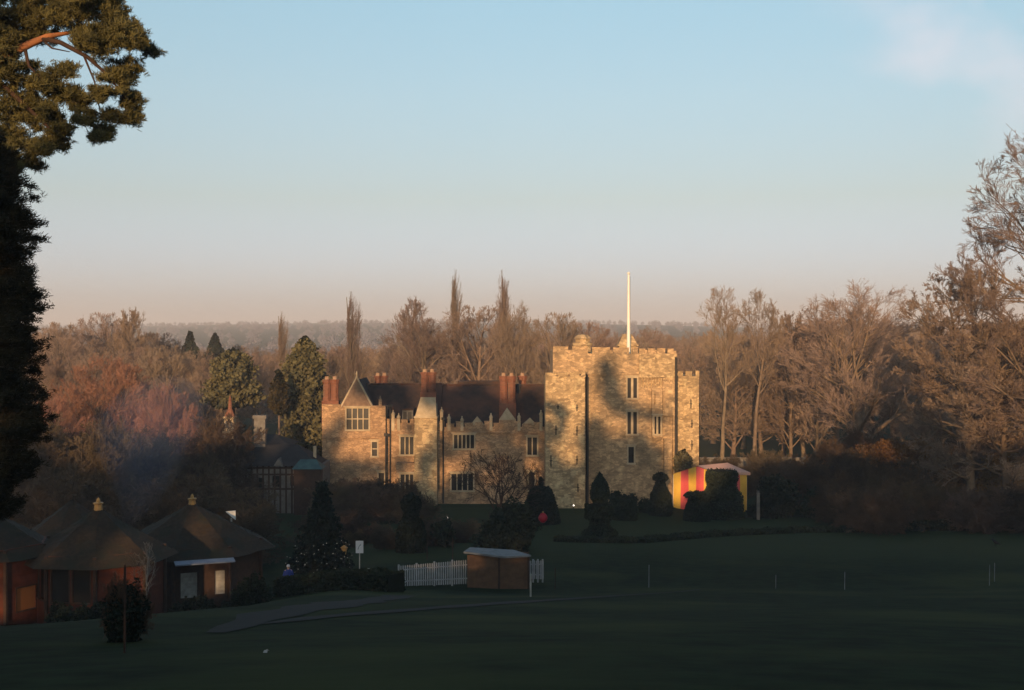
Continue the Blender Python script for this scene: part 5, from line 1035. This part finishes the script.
# crow on the lawn
cp = gp(996, 547); cw = thing('crow', 'small black crow on the lawn at the far right', 'bird', cp); rngc = 0
mb = MB(); pts = [(-.28,0,.16),(-.16,0,.19),(0,0,.27),(.10,0,.36),(.16,0,.42),(.20,0,.43),(.28,0,.41)]; mb.tube(pts, [.012,.05,.095,.075,.05,.045,.006], 10); obj('body', mb, M['black'], cw, smooth_=True)
for s in (-1,1): mb = MB(); mb.tube([(.0,s*.04,.2),(.02,s*.045,.1),(.0,s*.045,.0),(.06,s*.05,.005)], [.015,.01,.008,.006], 5); obj('leg', mb, M['black'], cw)
cw.rotation_euler.z = 2.6; cw.scale = (1.35,)*3

# ------------------------------------------------------------------ far wooded hills: one mass
def far_wood():
    rng = np.random.default_rng(91); lv = skeleton(rng, H=15, r0=.3, env=(8.5,5.5,6), limbs=9, kids=(4,3), ratio=(1,.5,.5), ang=(55,42,40), trop=(0,.06,.05), curl=(.05,.13,.17), t0=.2, minr=.10, nseg=(3,2,2,1))
    V, Fq = [], []; 
    Vt = []; Ft = []; o = 0
    for l in lv: v, f = tubes(l[0], l[1], 3); Vt.append(v); Ft.append(f+o); o += len(v)
    C = lump_points([(0,0,7.5,5.0,1.3,1.3,1.1)], 7, rng, .3); v, f = quads(C, .8, rng); Vt.append(v); Ft.append(f+o)
    Vt, Ft = np.concatenate(Vt), np.concatenate(Ft); outV, outF, o = [], [], 0
    for i in range(1300):
        Y = 420 + 2300*rng.random()**.8; x = X(rng.uniform(-80,1110), Y); a = rng.uniform(0,6.28); s = rng.uniform(.6,1.1)*(1-.35*min(1,(Y-400)/1500)); c, sn = np.cos(a)*s, np.sin(a)*s
        outV.append(np.stack([Vt[:,0]*c-Vt[:,1]*sn+x, Vt[:,0]*sn+Vt[:,1]*c+Y, Vt[:,2]*s+G(x,Y)-1], 1)); outF.append(Ft+o); o += len(Vt)
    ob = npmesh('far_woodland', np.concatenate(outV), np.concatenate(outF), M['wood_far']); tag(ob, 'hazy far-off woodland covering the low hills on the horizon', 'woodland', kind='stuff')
far_wood()

# ------------------------------------------------------------------ the dark belt of trees on the rise behind the viewer, which shades the lawn
BELT_Y = -45.0
def to_belt(P, Yb=BELT_Y):
    t = (P.y-Yb)/(ca*ce); return P + TOSUN*t
def belt():
    rng = np.random.default_rng(101); Cs = []; mb = MB()
    prof = [(-160,43),(-110,39.5),(-84,38.0),(-70,34.5),(-60,30.4),(-50,29.6),(-44,29.2),(-36,30.6),(-30,31.2),(-24,30.6),(-19,30.6),(-13.5,29.6),(-11.5,27.8),(-7,27.8),(-5,30.6),(-3,32),(2,32.6),(10,32.8),(20,33.2),(40,34),(90,36)]
    px_, pz_ = [p[0] for p in prof], [p[1] for p in prof]
    n = 60000; x = rng.uniform(-150, 70, n); y = BELT_Y + rng.normal(size=n)*2.2; ux = x - (y-BELT_Y)*TOSUN.x/TOSUN.y; top = np.interp(ux, px_, pz_) + (y-BELT_Y)*TOSUN.z/TOSUN.y + .55*np.sin(x*1.3) + .4*np.sin(x*3.1+1) + .3*np.sin(x*6.7)
    g = np.array([G(a, BELT_Y) for a in np.linspace(-150,70,200)]); gz = np.interp(x, np.linspace(-150,70,200), g)
    z = gz + (top-gz)*rng.random(n)**.85; keep = np.ones(n, bool)
    for (px, py, Y, r) in HOLES:
        h = to_belt(at(px,py,Y)); keep &= ((ux-h.x)/r[0])**2 + ((z-(y-BELT_Y)*TOSUN.z/TOSUN.y-h.z)/r[1])**2 > rng.uniform(.5,1.3,n)
    Cs.append(np.stack([x,y,z],1)[keep])
    for (px, py, Y, r, dens) in BLOBS:
        h = to_belt(at(px,py,Y)); m = int(150*r*r*dens)+8; d = nrm(rng.normal(size=(m,3)))*(r*rng.random(m)**.45)[:,None]; Cs.append(np.array(h)+d*np.array([1,.8,1]))
        b = Vector((h.x, h.y, G(h.x,h.y)-.2)); mb.tube([b, b.lerp(h,.6)+Vector((.15,0,0)), h+Vector((0,0,-r*.3))], [.10,.07,.03], 5)
    V, Fq = quads(np.concatenate(Cs), .34, rng); 
    for i in range(34):
        xx = -148+i*6.4; b = Vector((xx, BELT_Y, G(xx,BELT_Y)-.3)); mb.tube([b, b+Vector((.2,0,8))], [.3,.12], 6)
    vt = np.array(mb.v); 
    o = npmesh('tree_belt', V, Fq, M['yew']); o['kind'] = 'stuff'; o['label'] = 'dark belt of trees on the rise behind the viewer'; o['category'] = 'woodland'
    obj('trunks', mb, M['bark'], o)
# light gaps: (px, py, distance, (half width, half height) of the gap in metres)
HOLES = [(130,545,62,(1.3,1.7)),(126,588,60,(1.3,.9)),(172,520,66,(.7,.9)),(98,502,64,(.35,.4)),(8,605,61,(.6,.7)),(190,500,67,(.3,.3)),(600,578,68,(2.0,.5))]
# shade of single crowns on the castle front: (px, py, distance, radius, density)
BLOBS = [(600,462,127,2.0,.9),(618,480,127,2.2,.9),(640,462,127,1.6,.7),(660,478,127,1.6,.7),(595,425,127,1.2,.5),(640,440,127,1.2,.6),(655,455,127,1.4,.5),(565,480,125,1.6,.6),(555,462,125,1.2,.4),(690,470,130,1.4,.5),(450,452,128.5,1.4,.6),(510,470,128.5,1.6,.6),(478,460,128.5,1.3,.5),(410,430,128.5,1.0,.5),(355,470,128,1.6,.5),(325,455,128,1.3,.5),(540,455,128,1.2,.5),(466,486,128,1.6,.5),(606,366,127,1.0,.8),(609,380,127,1.2,1.),(611,394,127,1.3,1.),(618,406,127,1.2,1.),(630,411,127,1.1,.8),(650,414,127,1.0,.7),(664,418,127,.8,.5),
  (600,450,127,2.2,.8),(622,452,127,2.0,.7),(606,472,127,2.4,.9),(636,476,127,2.2,.8),(590,440,127,1.4,.6),(650,495,127,1.8,.8),(560,492,125,1.6,.6),(575,470,125,1.0,.35),(555,440,125,1.2,.25),
  (445,400,133,1.7,1.),(470,398,133,2.2,1.),(488,406,131,1.8,1.),(505,412,130,1.4,.8),(530,405,133,1.6,1.),(536,412,131,1.3,.9),(515,425,129,1.5,.7),(480,428,129,1.4,.8),(460,420,130,1.5,.9),(395,396,133,1.8,.9),(380,392,134,1.5,.8),(405,408,131,1.2,.7),
  (428,458,127,1.2,.7),(424,468,127,1.0,.6),(440,440,128,1.0,.5),(500,440,128.5,1.8,.6),(515,455,128.5,1.5,.5),(490,462,128.5,1.2,.5),(472,440,128.5,1.3,.5),(460,500,128,1.8,.6),(500,495,128,1.8,.6),
  (330,440,128,1.6,.5),(340,425,128,1.0,.35),(335,470,128,1.5,.45),(376,470,128,1.2,.5),(350,485,128,1.6,.6),(400,465,128,1.2,.5),(395,500,128,1.5,.6),
  (895,400,120,2.0,.7),(930,430,115,2.5,.9),(850,440,140,1.8,.6),(975,440,100,2.4,.9),(240,470,121,3.0,.9),(290,455,121,2.2,.8),(270,480,121,2.5,.9)]
belt()
# prototypes have served: remove the sources, keep the copies
for r_, *_x in PROTO.values():
    for c in list(r_.children): bpy.data.objects.remove(c)
    bpy.data.objects.remove(r_)

# ------------------------------------------------------------------ thin blue smoke over the huts
def smoke():
    mb = MB(); c = at(128, 520, 72); rows = [(0,.4),(1.2,1.0),(2.6,1.8),(4.2,2.7),(5.8,3.3),(7.2,3.1),(8.4,2.0),(9.0,.6)]; n = 20
    vs = [(c.x + .25*z + .3*math.sin(z*.8) + r*math.cos(2*math.pi*k/n)*(1+.15*math.sin(3*k+z)), c.y + r*math.sin(2*math.pi*k/n), c.z - .3 + z) for z, r in rows for k in range(n)]
    fs = [(i*n+k, i*n+(k+1)%n, (i+1)*n+(k+1)%n, (i+1)*n+k) for i in range(len(rows)-1) for k in range(n)] + [tuple(reversed(range(n))), tuple(range((len(rows)-1)*n, len(rows)*n))]
    mb.add(vs, fs); m = bpy.data.materials.new('smoke_air'); m.use_nodes = True; t = m.node_tree; t.nodes.clear(); o = t.nodes.new('ShaderNodeOutputMaterial'); v = t.nodes.new('ShaderNodeVolumePrincipled')
    v.inputs['Color'].default_value = (.45,.62,1,1); v.inputs['Density'].default_value = .019; t.links.new(v.outputs[0], o.inputs['Volume'])
    ob = obj('smoke', mb, m, smooth_=True); ob['kind'] = 'stuff'; ob['label'] = 'thin blue smoke drifting up behind the hut with the bright finial'
smoke()
# ------------------------------------------------------------------ air
def haze():
    me = bpy.data.meshes.new('haze'); mb = MB(); mb.box(-3400, 3400, -420, 5600, -12, 90); me.from_pydata(mb.v, [], mb.f); me.update()
    m = bpy.data.materials.new('haze_air'); m.use_nodes = True; n = m.node_tree; n.nodes.clear(); o = n.nodes.new('ShaderNodeOutputMaterial'); v = n.nodes.new('ShaderNodeVolumePrincipled')
    v.inputs['Color'].default_value = (.92,.91,.97,1); v.inputs['Density'].default_value = HAZE; v.inputs['Anisotropy'].default_value = 0
    n.links.new(v.outputs[0], o.inputs['Volume']); m.cycles.homogeneous_volume = True if hasattr(m.cycles, 'homogeneous_volume') else None
    link('haze', me, m)['kind'] = 'stuff'
HAZE = .00042
haze()
